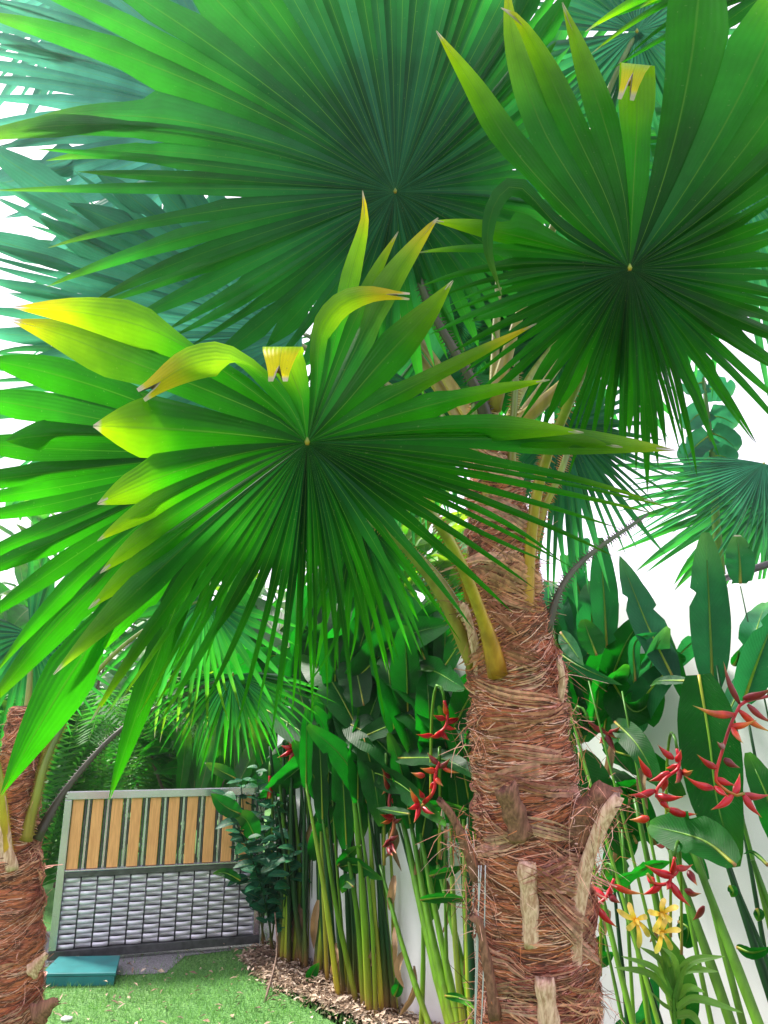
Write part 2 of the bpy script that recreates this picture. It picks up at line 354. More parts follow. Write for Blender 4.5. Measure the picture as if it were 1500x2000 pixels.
# ------------------------------------------------------------------ gate
gA, gB = ground(92, 1884), ground(505, 1849)
gx = (gB - gA); GW = gx.length; gx.normalize(); gn = V((gx.y, -gx.x, 0))
if gn.y > 0: gn = -gn
GH = (at_y(118, 1546, gA.y)).z
gate = thing('metal_gate', 'low steel gate with upright wooden boards above a woven metal panel', 'gate', gA)
def G(x, y, z): return gA + gx * x + gn * y + V((0, 0, z))
def gbox(name, x, y, z, dx, dy, dz, mat, bw=0.003):
    mb = MB(); box(mb, G(x, y, z), gx * dx, gn * dy, V((0, 0, dz))); return bevel(mb.build(name, mat, gate, False), bw)
zm = GH * 0.505
gbox('top_rail', 0, -0.03, GH - 0.055, GW, 0.06, 0.055, M['steel'])
gbox('middle_rail', 0.05, -0.025, zm - 0.02, GW - 0.1, 0.05, 0.035, M['steel_dark'])
gbox('middle_ledge', 0.05, -0.03, zm + 0.017, GW - 0.1, 0.06, 0.012, M['steel'])
gbox('bottom_rail', 0, -0.03, 0.03, GW, 0.06, 0.055, M['steel_dark'])
gbox('stile', 0, -0.031, 0.087, 0.05, 0.062, GH - 0.144, M['steel'])
gbox('stile', GW - 0.05, -0.031, 0.087, 0.05, 0.062, GH - 0.144, M['steel'])
gbox('back_panel', 0.05, -0.046, 0.087, GW - 0.1, 0.006, zm - 0.109, M['backing'])
nb = 10; pit = (GW - 0.1) / nb; zb0, zb1 = zm + 0.031, GH - 0.057
for k in range(nb):
    x = 0.055 + k * pit
    gbox('board', x, -0.008, zb0, pit * 0.57, 0.022, zb1 - zb0, M['wood'], 0.004)
    for q, (fx, fw) in enumerate(((0.615, 0.10), (0.745, 0.13), (0.895, 0.075))):
        gbox('steel_bar', x + pit * fx, -0.012 + 0.004 * (q == 1), zb0, pit * fw, 0.012, zb1 - zb0, M['steel_dark'] if q != 1 else M['steel'], 0.003)
# woven panel: level strips pass in front of and behind upright rods in turn
nc = 12; cw = (GW - 0.1) / nc; z0, z1 = 0.088, zm - 0.024; nr = 15; rh = (z1 - z0) / nr
for k in range(1, nc):
    mb = MB(); tube(mb, [G(0.05 + k * cw, 0, z0), G(0.05 + k * cw, 0, z1)], 0.006, 8); mb.build('upright_rod', M['steel_dark'], gate)
strip = {}
for r in range(nr):
    mb = MB(); S = 8; rows = []
    for i in range(nc * S + 1):
        x = i / S; s_ = math.sin(math.pi * x + (math.pi if r % 2 else 0) + math.pi / 2 * 0)
        y = 0.016 * (abs(s_) ** 0.75) * (1 if s_ > 0 else -1) - 0.001
        zc = z0 + (r + 0.5) * rh
        rows.append([mb.vert(G(0.052 + x * cw * 0.998, y + dy, zc + dz), x, dz) for dy, dz in ((0, -rh * 0.47), (0.0025, 0), (0, rh * 0.47))])
    for a, b in zip(rows, rows[1:]):
        for j in range(2): mb.f.append((a[j], b[j], b[j + 1], a[j + 1]))
    o = mb.build('woven_strip', M['steel_satin'], gate); m = o.modifiers.new('thick', 'SOLIDIFY'); m.thickness = 0.0015
sheet_pts = [gA + gn * 0.05 - gx * 0.2, gA - gn * 0.9 - gx * 0.2, gB - gn * 0.9 + gx * 0.3, gB + gn * 0.02 + gx * 0.05, gA + gn * 0.04 + gx * 1.3, gA + gn * 0.09 + gx * 0.92, gA + gn * 0.44 + gx * 0.78, gA + gn * 0.40 + gx * 0.5, gA + gn * 0.08 + gx * 0.2]
sheet('gravel_path', [(p.x, p.y) for p in sheet_pts], 0.004, M['gravel'])

# teal utility box on the lawn
fl, fr, bl, br = ground(77, 1928), ground(224, 1926), ground(112, 1892), ground(233, 1890)
bxo = thing('utility_box', 'low teal plastic box lying on the lawn in front of the gate', 'utility box', (fl + br) / 2)
def slab(name, e, za, zb):
    c = (fl + fr + bl + br) / 4; q = [c + (p - c) * e for p in (fl, fr, br, bl)]; mb = MB()
    i = [mb.vert((p.x, p.y, z)) for z in (za, zb) for p in q]
    for f in ((3, 2, 1, 0), (4, 5, 6, 7), (0, 1, 5, 4), (1, 2, 6, 5), (2, 3, 7, 6), (3, 0, 4, 7)): mb.f.append(tuple(i[j] for j in f))
    return bevel(mb.build(name, M['teal'], bxo, False), 0.004)
slab('box_body', 0.97, 0.0, 0.055); slab('lid', 1.0, 0.057, 0.075)
# white stone at the bottom edge
sp = ground(130, 1994); mb = MB(); rows = []
for i in range(7):
    a = math.pi * i / 6
    rows.append([mb.vert(sp + V((0.035 * math.sin(a) * math.cos(b), 0.025 * math.sin(a) * math.sin(b), 0.014 * math.cos(a) + 0.01)) * (1 + 0.15 * noise.noise(V((a * 2, b, 3))))) for b in [2 * math.pi * j / 10 for j in range(10)]])
for a, b in zip(rows, rows[1:]):
    for j in range(10): mb.f.append((a[j], b[j], b[(j + 1) % 10], a[(j + 1) % 10]))
o = mb.build('white_stone', M['stone'], None); o['label'] = 'small white stone lying in the grass near the left palm'; o['category'] = 'stone'

# ------------------------------------------------------------------ fan palms
def trunk_line(tab, foot_r):
    pts = [at(x, y, d) for x, y, d, w in tab]; rr = [w * d / FPX for x, y, d, w in tab]
    foot = V((pts[0].x + (pts[0].x - pts[1].x) * 0.6, pts[0].y, 0))
    return [foot, pts[0].lerp(foot, 0.5)] + pts, [foot_r, foot_r * 0.93] + rr
class Trunk:
    def __init__(s, pts, rr, n=140):
        s.P = catmull(pts, n); s.n = n
        L = [0]
        for a, b in zip(pts, pts[1:]): L.append(L[-1] + (b - a).length)
        s.len = L[-1]; s.tab = [(l / L[-1], r) for l, r in zip(L, rr)]; s.T = tangents(s.P)
    def at(s, t, phi, off=0.0):
        t = min(0.9999, max(0, t)); i = t * s.n; k = min(s.n - 1, int(i)); P = s.P[k].lerp(s.P[k + 1], i - k); T = s.T[k]
        a, b = frame_of(T, V((0, 1, 0.01)))
        ring = 0.010 * abs(math.sin(t * s.len * 26 + math.sin(phi) * 0.8)) ** 0.6
        nn = noise.noise(V((math.cos(phi) * 2.2, math.sin(phi) * 2.2, t * s.len * 7))) * 0.012 + noise.noise(V((math.cos(phi) * 7, math.sin(phi) * 7, t * s.len * 26))) * 0.006
        r = interp(s.tab, t) + off + ring + nn
        return P + (a * math.cos(phi) + b * math.sin(phi)) * r
def strand(mb, pts, w, c, up):
    T = tangents(pts); rows = []
    for i, p in enumerate(pts):
        side = T[i].cross(up[i]).normalized() * (w * (1 - 0.6 * i / (len(pts) - 1)))
        rows.append((mb.vert(p - side, 0, 0, c), mb.vert(p + side, 1, 0, c)))
    for a, b in zip(rows, rows[1:]): mb.f.append((a[0], a[1], b[1], b[0]))
FIB = [(0.52, 0.20, 0.13), (0.68, 0.31, 0.21), (0.32, 0.12, 0.08), (0.78, 0.42, 0.32), (0.58, 0.20, 0.09), (0.16, 0.07, 0.05), (0.10, 0.05, 0.035), (0.24, 0.10, 0.07), (0.82, 0.52, 0.44)]
def make_trunk(palm, tr, t0, n_str, n_band, bands):
    mb = MB(); K = 40; N = 170; rows = []
    for i in range(N + 1):
        rows.append([mb.vert(tr.at(i / N, 2 * math.pi * j / K), j / K, i / N) for j in range(K)])
    for a, b in zip(rows, rows[1:]):
        for j in range(K): mb.f.append((a[j], a[(j + 1) % K], b[(j + 1) % K], b[j]))
    mb.f.append(tuple(rows[-1]))
    trunk = mb.build('trunk', M['trunk'], palm)
    mb = MB()
    for k in range(n_str):                                          # loose fibres wound round the trunk
        t = t0 + (1 - t0) * R.random(); zone = math.floor(t * tr.len * 9)
        rz = random.Random(zone * 7 + 1); slope = rz.uniform(-0.045, 0.045) + R.gauss(0, 0.009)
        ph = R.random() * 2 * math.pi; dph = R.uniform(0.35, 1.5) * R.choice((1, -1)); nseg = 6; sag = R.uniform(-0.02, 0.012)
        lift = R.uniform(0.0, 0.006); end = R.random() < 0.08; e = R.uniform(0.01, 0.05)
        pts = []; ups = []
        for i in range(nseg + 1):
            q = i / nseg
            off = 0.003 + lift * math.sin(q * math.pi) + (e * q ** 4 if end else 0)
            tt = t + (slope * dph * q * 1.2 + sag * math.sin(q * math.pi)) / tr.len
            p = tr.at(tt, ph + dph * q, off); pts.append(p); ups.append((p - tr.at(tt, ph + dph * q, -0.05)).normalized())
        strand(mb, pts, R.uniform(0.0007, 0.0019), R.choice(FIB), ups)
    for k in range(n_str // 9):                                     # short frayed hairs standing off
        t = t0 + (1 - t0) * R.random(); ph = R.random() * 2 * math.pi; p = tr.at(t, ph, 0.0); nr = (p - tr.at(t, ph, -0.05)).normalized()
        d = (nr * R.uniform(0.3, 1) + V((R.gauss(0, .6), R.gauss(0, .6), R.gauss(-.1, .6)))).normalized(); L = R.uniform(0.012, 0.045)
        g = V((R.gauss(0, .3), R.gauss(0, .3), R.gauss(-.5, .4))) * L
        strand(mb, [p + d * (L * q) + g * (q * q) for q in (0, .33, .66, 1)], R.uniform(0.0006, 0.0014), R.choice(FIB), [V((.3, -.8, .4))] * 4)
    mb.build('fibre_mat', M['fibre'], trunk, True, True, kind='stuff')
    for k in range(n_band):                                         # torn sheath bands
        t, ph, dph, w, sl = bands[k] if k < len(bands) else (R.uniform(t0, 1), R.random() * 6.28, R.uniform(0.6, 2.0), R.uniform(0.010, 0.03), R.gauss(0, 0.05))
        mb = MB(); n = 12; c = R.choice([(0.76, 0.38, 0.31), (0.86, 0.48, 0.41), (0.58, 0.25, 0.18), (0.76, 0.38, 0.28)]); s1 = R.random() * 9; ns = max(4, int(w * 420))
        fl = R.uniform(0.02, 0.07) if R.random() < 0.35 else 0.0
        for b_ in range(ns):
            u = (b_ + .5) / ns * 2 - 1; hw = w / ns * R.uniform(.9, 1.7); kf = R.uniform(.6, 1.15); cc = tuple(x * kf for x in c); q1 = R.uniform(.75, 1.0); q0 = R.uniform(0, .15); lf = R.uniform(.004, .011); sp_ = R.gauss(0, .5); rows = []
            for i in range(n + 1):
                q = lerp(q0, q1, i / n); wv = noise.noise(V((q * 2.5, s1, 0))) * 0.02; spread = u * w * (.35 + .9 * math.sin(math.pi * min(1, q * .8 + .12))) + sp_ * w * q ** 3
                off = lf * (1 - (2 * i / n - 1) ** 2 * .6) + fl * q ** 4 * (1 + .3 * u) + .004 * noise.noise(V((q * 7, u * 3, s1)))
                h = hw * (1 - .75 * (i / n) ** 3)
                rows.append([mb.vert(tr.at(t + (sl * dph * q + wv + spread + e * h) / tr.len, ph + dph * q, off + .002 * (e + 1)), (e + 1) / 2, q, cc) for e in (-1, 1)])
            for a, b in zip(rows, rows[1:]): mb.f.append((a[0], a[1], b[1], b[0]))
        mb.build('torn_sheath', M['fibre'], trunk, True, True)
    return trunk

def bez(p, c, q, n): return [p * (1 - t) ** 2 + c * (2 * t * (1 - t)) + q * (t * t) for t in [i / n for i in range(n + 1)]]
MSEG = 18
def spoke_line(hub, sp):
    """one segment's centre line, as (x px, y px, metres towards the camera) samples"""
    h = V((hub[0], hub[1], 0))
    if 'pts' in sp:
        P = [h] + [V(p) for p in sp['pts']]
        dense = []
        for a, b in zip(P, P[1:]): dense += [a.lerp(b, i / 12) for i in range(12)]
        dense.append(P[-1])
        if sp.get('smooth', 1): dense = catmull(P, 60)
        sc = 1.0
        return resample([V((p.x, p.y, p.z * 800)) for p in dense], MSEG), True
    th = rad(sp['th']); tip = V((sp['tip'][0], sp['tip'][1], 0)); L = (tip - h).length
    c = h + V((math.cos(th), -math.sin(th), 0)) * (L * sp.get('cl', 0.5))
    P = resample(bez(h, c, tip, 40), MSEG); z = sp.get('z', 0)
    for i, p in enumerate(P):
        q = i / MSEG; p.z = (z * q * q + sp.get('zb', 0) * math.sin(math.pi * q)) * 800
    return P, False
def frond(palm, hub, spokes, pet, split=0.5, pleat=0.55, glauc=0.0, mat='palm', pmat='petiole_green', prad=(0.007, 0.016), spines=True, taper=0.9, name='frond', jit=0.05, label=None, hubc=True):
    hx, hy, d = hub; fr = part(name, palm)
    if label: fr['label'] = label
    lines = []
    for k, sp in enumerate(spokes):
        L, ex = spoke_line(hub, sp); lines.append((L, sp))
        n = sp.get('n', 0)
        if n and k + 1 < len(spokes):
            L2, _ = spoke_line(hub, spokes[k + 1]); s2 = spokes[k + 1]
            for j in range(1, n + 1):
                q = (j + R.gauss(0, .13)) / (n + 1); brk = R.gauss(0, .28) if R.random() < .14 else 0; f = 1 + R.gauss(0, jit * 1.9); z2 = R.gauss(0, 0.045); wob = R.gauss(0, .035)
                h0 = L[0]
                ln = []
                for i, (a, b) in enumerate(zip(L, L2)):
                    pa, pb = a - h0, b - h0; ra = math.hypot(pa.x, pa.y); rb = math.hypot(pb.x, pb.y)
                    if ra < 1e-6 or rb < 1e-6: ln.append(a.copy()); continue
                    ta = math.atan2(pa.y, pa.x); tb = math.atan2(pb.y, pb.x); dt = (tb - ta + math.pi) % (2 * math.pi) - math.pi
                    tt = ta + dt * q + wob * (i / MSEG) ** 2 + brk * max(0, i / MSEG - .6) ** 1.5; r = lerp(ra, rb, q) * (1 + (f - 1) * (i / MSEG)); 
                    ln.append(V((h0.x + r * math.cos(tt), h0.y + r * math.sin(tt), lerp(a.z, b.z, q) + z2 * 800 * (i / MSEG) ** 2)))
                lines.append((ln, dict(age=lerp(sp.get('age', 0), s2.get('age', 0), q) + R.gauss(0, .04), split=lerp(sp.get('split', split), s2.get('split', split), q) * R.uniform(.9, 1.1), broad=(sp.get('split', 0) >= .6), taper=lerp(sp.get('taper', taper), s2.get('taper', taper), q))))
    n = len(lines); ppm = FPX / d
    def edge(k, i):
        if k == 0: return lines[0][0][i] * 1.5 - lines[1][0][i] * 0.5
        if k == n: return lines[n - 1][0][i] * 1.5 - lines[n - 2][0][i] * 0.5
        return (lines[k - 1][0][i] + lines[k][0][i]) * 0.5
    for k in range(n):
        C, sp = lines[k]; mb = MB(); rows = []; s_ = sp.get('split', split); i_s = max(3, int(s_ * MSEG)); tp = sp.get('taper', taper)
        def clampw(e, c, mx):
            dd = e - c; l = math.hypot(dd.x, dd.y)
            return c + dd * (mx / l) if l > mx else e
        mxw = sp.get('w', 1e9) ; gL = edge(k, i_s) - C[i_s]; gR = edge(k + 1, i_s) - C[i_s]
        ws = min(mxw, (math.hypot(gL.x, gL.y) + math.hypot(gR.x, gR.y)) / 2)
        prev = None; fixed = sp.get('side'); broad = 'pts' in sp or sp.get('split', 0) >= .6 or sp.get('broad')
        for i in range(MSEG + 1):
            c = C[i]; t = i / MSEG
            a, b = C[max(0, i - 1)], C[min(MSEG, i + 1)]; T = V((b.x - a.x, b.y - a.y, 0)); 
            if T.length < 1e-6: T = V((1, 0, 0))
            T.normalize(); side = V((-T.y, T.x, 0))
            if fixed and i >= i_s: side = V((fixed[0], fixed[1], 0)).normalized()
            el = edge(k, i); er = edge(k + 1, i)
            ref = el - er
            if i <= i_s and math.hypot(ref.x, ref.y) > 1e-6:
                if side.dot(V((ref.x, ref.y, 0))) < 0: side = -side
            elif prev is not None and side.dot(prev) < 0: side = -side
            prev = side
            if i <= i_s:
                l, r = clampw(el, c, mxw), clampw(er, c, mxw)
                hw = (l - r).length / 2
            else:
                tau = (i - i_s) / (MSEG - i_s)
                hw = ws * max(0.03, ((1 - tau ** 1.5) ** tp * (1 + 0.25 * tau * (1 - tau))) if broad else (1 - tau ** 1.9) ** 0.9 * (1 - 0.34 * sm(0, .25, tau)))
                if 'wend' in sp: hw = ws * lerp(1, sp['wend'], sm(.45, 1, tau))
                l, r = c + side * hw, c - side * hw
                bl_ = sm(0, 0.3, tau)
                if bl_ < 1: l = (c + clampw(el - c, V((0, 0, 0)), hw * 1.05)).lerp(l, bl_); r = (c + clampw(er - c, V((0, 0, 0)), hw * 1.05)).lerp(r, bl_)
            row = []
            for j in range(5):
                u = j / 4; q = l.lerp(c, u * 2) if u <= 0.5 else c.lerp(r, u * 2 - 1)
                hwm = (l - r).length / 2 / ppm if i <= i_s else hw / ppm
                z = q.z / 800 - pleat * hwm * abs(u * 2 - 1) ** 1.2
                if i == MSEG and j == 2: q = C[MSEG - 2] if 'pts' in sp else C[MSEG - 1]
                row.append(mb.vert(at(q.x, q.y, d - z), u, t))
            rows.append(row)
        for a, b in zip(rows, rows[1:]):
            for j in range(4): mb.f.append((a[j], a[j + 1], b[j + 1], b[j]))
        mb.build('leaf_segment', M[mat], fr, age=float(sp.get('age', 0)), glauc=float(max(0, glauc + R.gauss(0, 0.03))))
    if pet:
        pp = [at(hx, hy, d + 0.012)] + [at(*q) for q in pet]; P = catmull(pp, 22); P.reverse(); mb = MB()
        rr = [lerp(prad[1], prad[0], i / 22) * (1 + 0.7 * max(0, 1 - i / 4)) for i in range(23)]
        tube(mb, P, rr, 8, None, 0.7)
        if spines:
            T = tangents(P)
            for i in range(1, 20):
                for f in (0, .35, .7):
                    for sd in (-1, 1):
                        p = P[i].lerp(P[i + 1], f); s, b = frame_of(T[i], V((0, 1, 0.01))); q = p + s * (rr[i] * 0.95 * sd)
                        tipp = q + s * (sd * R.uniform(0.008, 0.016)) + T[i] * R.uniform(-0.008, 0.004); w = T[i] * 0.0025
                        a = [mb.vert(q - w, 0, 0.0), mb.vert(q + w, 0, 0.0), mb.vert(q + b * 0.003, 0, 0), mb.vert(tipp, 0, 0)]
                        mb.f += [(a[0], a[1], a[3]), (a[1], a[2], a[3]), (a[2], a[0], a[3])]
        mb.build('petiole', M[pmat], fr)
    if hubc:                                                        # the small yellow crest where the ribs meet
        mb = MB(); c = at(hx, hy, d - 0.004); tube(mb, [c + UP * -0.004, c + UP * 0.002 - FWD * 0.001, c + UP * 0.011], [0.003, 0.005, 0.0012], 6, None, 0.6); mb.build('hastula', M['petiole'], fr)
    return fr

def S(th, x, y, z=0.0, n=0, age=0.0, **k): return dict(th=th, tip=(x, y), z=z, n=n, age=age, **k)
TRK = [(1055, 2000, 1.90, 112), (1040, 1700, 1.92, 102), (1018, 1450, 1.95, 88), (1003, 1300, 1.98, 80), (985, 1150, 2.0, 64), (972, 1000, 2.03, 52), (962, 920, 2.05, 38), (958, 850, 2.07, 20)]
pts, rr = trunk_line(TRK, 0.17)
palm = thing('fan_palm', 'large fan palm with shaggy reddish trunk in front of the white wall', 'palm tree', pts[0], 'fan palms')
tr = Trunk(pts, rr)
def t_of(py):
    best = min(range(tr.n), key=lambda k: abs(1000 - FPX * (tr.P[k] - CAM).dot(UP) / (tr.P[k] - CAM).dot(FWD) - py)); return best / tr.n
bands = [(t_of(y), ph, dp, w, sl) for y, ph, dp, w, sl in ((1325, 6.2, -2.6, .016, .03), (1262, 3.2, 2.2, .03, -.05), (1240, 5.6, -1.9, .024, .06), (1150, 3.5, 2.4, .03, .06), (1110, 5.9, -2.2, .032, .05), (1050, 3.4, 2.3, .03, .05), (1010, 5.9, -2.4, .03, -.03), (960, 3.4, 2.4, .03, .04), (1395, 3.4, 2.4, .012, .0), (1470, 3.9, 1.8, .016, .02), (1495, 5.9, -1.5, .01, .02),
    (1555, 5.9, -1.2, .012, .05), (1640, 3.3, 1.9, .022, -.02), (1660, 4.9, -1.4, .034, .0), (1700, 3.4, 1.4, .02, .10), (1770, 3.5, 1.7, .016, .12), (1890, 5.8, -2.2, .04, .02), (1910, 5.9, -1.9, .036, -.05), (1960, 3.4, 1.6, .03, .1), (1985, 5.7, -1.8, .03, -.06), (1580, 5.2, -1.4, .02, .04), (1430, 5.8, -1.7, .014, -.03), (1610, 5.9, -1.3, .02, -.04), (1830, 3.5, 1.6, .02, .14), (1850, 3.6, 1.5, .016, .15), (1530, 3.5, 1.9, .016, .03))]
trunk = make_trunk(palm, tr, 0.22, 5200, 70, bands)
def stub(path, w0, w1, mat='stub', flat=0.45):
    P = catmull([at(*p) for p in path], 12); mb = MB(); rr = [lerp(w0, w1, i / 12) * path[0][2] / FPX * (1 + 0.1 * math.sin(i * 1.3)) for i in range(13)]
    tube(mb, P, rr, 12, None, flat)
    for j in range(12):
        mb.v[12 * 12 + j] = mb.v[12 * 12 + j] + (P[12] - P[11]).normalized() * R.uniform(-.012, .014)
        for i in range(13): mb.v[i * 12 + j] = P[i] + (mb.v[i * 12 + j] - P[i]) * (1 + .22 * math.sin(j * 2.1 + len(ORIGIN)) )
    mb.build('leaf_base', M[mat], trunk)
stub([(1037, 1850, 1.775), (1035, 1780, 1.77), (1028, 1690, 1.76)], 15, 17)
stub([(1078, 2060, 1.75), (1070, 1980, 1.745), (1064, 1918, 1.74)], 22, 17)
stub([(1118, 1925, 1.80), (1126, 1800, 1.79), (1145, 1690, 1.78), (1180, 1600, 1.76), (1205, 1560, 1.75)], 14, 11)
stub([(1020, 1640, 1.79), (1005, 1590, 1.775), (988, 1540, 1.75)], 20, 18, 'stub_dark')
stub([(968, 1990, 1.80), (955, 1900, 1.79), (935, 1800, 1.78), (922, 1790, 1.78)], 12, 7, 'stub_dark')
stub([(935, 1720, 1.82), (905, 1640, 1.80), (880, 1590, 1.78), (862, 1568, 1.77)], 13, 6, 'stub_dark')
stub([(1110, 1640, 1.84), (1150, 1590, 1.81), (1190, 1545, 1.78)], 34, 24, 'stub_dark', 0.7)
stub([(940, 1330, 1.93), (925, 1250, 1.92), (905, 1180, 1.90)], 10, 7)
stub([(1090, 1400, 1.9), (1098, 1330, 1.88), (1092, 1290, 1.88)], 7, 5)
for tt, y0 in ((0, 1555), (1, 1640), (2, 1700)):                    # shaggy tufts on the two old bases
    pass
mb = MB()
for (cx, cy, d, n, spx) in ((1165, 1580, 1.79, 260, 38), (1120, 1660, 1.82, 160, 40), (900, 1640, 1.81, 160, 30), (930, 1740, 1.82, 120, 26), (1110, 1400, 1.9, 90, 20), (925, 1430, 1.88, 90, 22), (1090, 1310, 1.92, 70, 20), (930, 1220, 1.93, 60, 18), (1150, 1960, 1.83, 120, 30), (945, 1960, 1.83, 90, 24), (1000, 1060, 1.98, 90, 40)):
    for k in range(n // 2):
        p = at(cx + R.gauss(0, spx * .6), cy + R.gauss(0, spx), d + R.gauss(0, .02)); dv = V((R.gauss(0, 1), R.gauss(-.2, .8), R.gauss(0, 1))).normalized(); L = R.uniform(0.02, 0.07)
        g = V((R.gauss(0, .5), R.gauss(0, .5), R.gauss(-.5, .5))) * L
        strand(mb, [p + dv * (L * q) + g * (q * q) for q in (0, .33, .66, 1)], R.uniform(0.0006, 0.0016), R.choice(FIB), [V((.3, -.8, .4))] * 4)
mb.build('frayed_fibre', M['fibre'], trunk, True, True, kind='stuff')

# ---- A: the near frond, lower left, with yellow tips
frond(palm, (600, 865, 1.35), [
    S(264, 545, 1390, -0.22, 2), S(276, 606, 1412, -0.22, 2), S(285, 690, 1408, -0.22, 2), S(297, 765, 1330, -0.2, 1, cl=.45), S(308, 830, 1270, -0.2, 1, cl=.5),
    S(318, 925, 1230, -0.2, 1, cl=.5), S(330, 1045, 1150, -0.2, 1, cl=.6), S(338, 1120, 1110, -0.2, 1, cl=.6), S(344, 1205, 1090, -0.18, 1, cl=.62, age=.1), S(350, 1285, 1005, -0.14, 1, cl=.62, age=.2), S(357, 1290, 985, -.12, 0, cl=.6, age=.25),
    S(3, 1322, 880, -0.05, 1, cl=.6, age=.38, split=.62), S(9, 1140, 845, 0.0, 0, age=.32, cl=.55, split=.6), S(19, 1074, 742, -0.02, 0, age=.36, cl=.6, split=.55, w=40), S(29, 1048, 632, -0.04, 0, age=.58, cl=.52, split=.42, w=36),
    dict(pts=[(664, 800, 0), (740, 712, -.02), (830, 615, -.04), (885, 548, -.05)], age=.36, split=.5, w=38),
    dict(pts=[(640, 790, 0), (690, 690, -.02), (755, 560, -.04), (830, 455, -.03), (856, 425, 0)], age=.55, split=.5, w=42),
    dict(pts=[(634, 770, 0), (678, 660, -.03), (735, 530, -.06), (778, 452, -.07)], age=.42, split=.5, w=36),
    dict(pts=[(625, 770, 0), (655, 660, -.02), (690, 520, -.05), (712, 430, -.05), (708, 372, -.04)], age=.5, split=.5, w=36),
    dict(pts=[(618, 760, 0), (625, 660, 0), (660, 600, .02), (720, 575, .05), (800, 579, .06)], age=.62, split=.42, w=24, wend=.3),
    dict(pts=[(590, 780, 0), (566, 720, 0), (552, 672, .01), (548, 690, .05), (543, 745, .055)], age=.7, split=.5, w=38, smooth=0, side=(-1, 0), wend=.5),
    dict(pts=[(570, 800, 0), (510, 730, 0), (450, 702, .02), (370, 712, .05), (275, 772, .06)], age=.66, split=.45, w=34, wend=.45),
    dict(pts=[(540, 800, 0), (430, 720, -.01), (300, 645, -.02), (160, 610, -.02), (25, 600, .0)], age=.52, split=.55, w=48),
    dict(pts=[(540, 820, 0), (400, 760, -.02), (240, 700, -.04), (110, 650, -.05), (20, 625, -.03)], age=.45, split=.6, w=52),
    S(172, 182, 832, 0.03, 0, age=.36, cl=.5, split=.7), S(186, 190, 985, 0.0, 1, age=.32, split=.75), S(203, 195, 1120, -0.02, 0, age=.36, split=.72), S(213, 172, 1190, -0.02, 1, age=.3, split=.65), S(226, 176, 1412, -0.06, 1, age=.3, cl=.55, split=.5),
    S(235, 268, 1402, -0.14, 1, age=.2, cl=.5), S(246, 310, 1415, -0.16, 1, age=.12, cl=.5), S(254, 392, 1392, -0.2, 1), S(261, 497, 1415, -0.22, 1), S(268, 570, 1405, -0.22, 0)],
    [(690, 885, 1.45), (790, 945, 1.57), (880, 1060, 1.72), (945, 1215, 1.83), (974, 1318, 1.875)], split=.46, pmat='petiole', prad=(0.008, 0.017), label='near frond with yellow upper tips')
# ---- H: broad bright frond behind A, far left
frond(palm, (470, 880, 1.62), [
    S(150, -40, 700, 0.05, 0, age=.02, split=.7), S(166, -90, 770, 0.05, 1, age=.02, split=.7), S(182, -100, 860, 0.05, 1, age=.02, split=.7), S(193, -110, 985, 0.06, 1, age=.02, split=.7), S(202, -90, 1110, .06, 1, age=.05, split=.7),
    S(211, -60, 1230, .05, 1, age=.05, split=.66), S(219, -30, 1390, .04, 0, age=.15, split=.6), S(228, 2, 1552, .05, 0, age=.02, split=.6), S(236, 120, 1330, 0.0, 0, age=.2), S(246, 213, 1562, 0.0, 1, age=.02, split=.55), S(254, 290, 1330, -0.1, 2), S(268, 400, 1300, -.1, 0)],
    [(560, 900, 1.7), (720, 1000, 1.82), (840, 1130, 1.92), (930, 1300, 1.96)], glauc=0.0, pleat=.4, label='broad bright frond behind the near one')
# ---- B: the big frond, upper centre
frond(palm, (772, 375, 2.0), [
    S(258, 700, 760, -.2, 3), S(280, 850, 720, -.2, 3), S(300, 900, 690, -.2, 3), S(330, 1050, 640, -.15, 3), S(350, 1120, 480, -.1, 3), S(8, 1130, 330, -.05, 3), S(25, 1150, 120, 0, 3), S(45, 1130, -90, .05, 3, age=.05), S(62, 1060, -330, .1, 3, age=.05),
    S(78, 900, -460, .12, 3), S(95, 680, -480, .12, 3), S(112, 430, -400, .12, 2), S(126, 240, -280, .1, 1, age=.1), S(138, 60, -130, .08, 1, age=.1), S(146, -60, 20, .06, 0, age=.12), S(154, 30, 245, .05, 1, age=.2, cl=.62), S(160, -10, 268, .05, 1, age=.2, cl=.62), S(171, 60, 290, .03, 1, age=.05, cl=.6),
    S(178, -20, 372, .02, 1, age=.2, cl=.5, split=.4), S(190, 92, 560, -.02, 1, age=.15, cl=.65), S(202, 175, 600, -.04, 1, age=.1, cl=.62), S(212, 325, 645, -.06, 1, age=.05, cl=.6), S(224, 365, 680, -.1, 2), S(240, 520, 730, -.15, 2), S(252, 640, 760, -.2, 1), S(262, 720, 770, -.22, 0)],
    [(790, 450, 2.04), (840, 600, 2.06), (930, 760, 2.05), (950, 840, 2.07)], glauc=.10, split=.66, pleat=.4, pmat='petiole_dark', label='big dark frond above the near one')
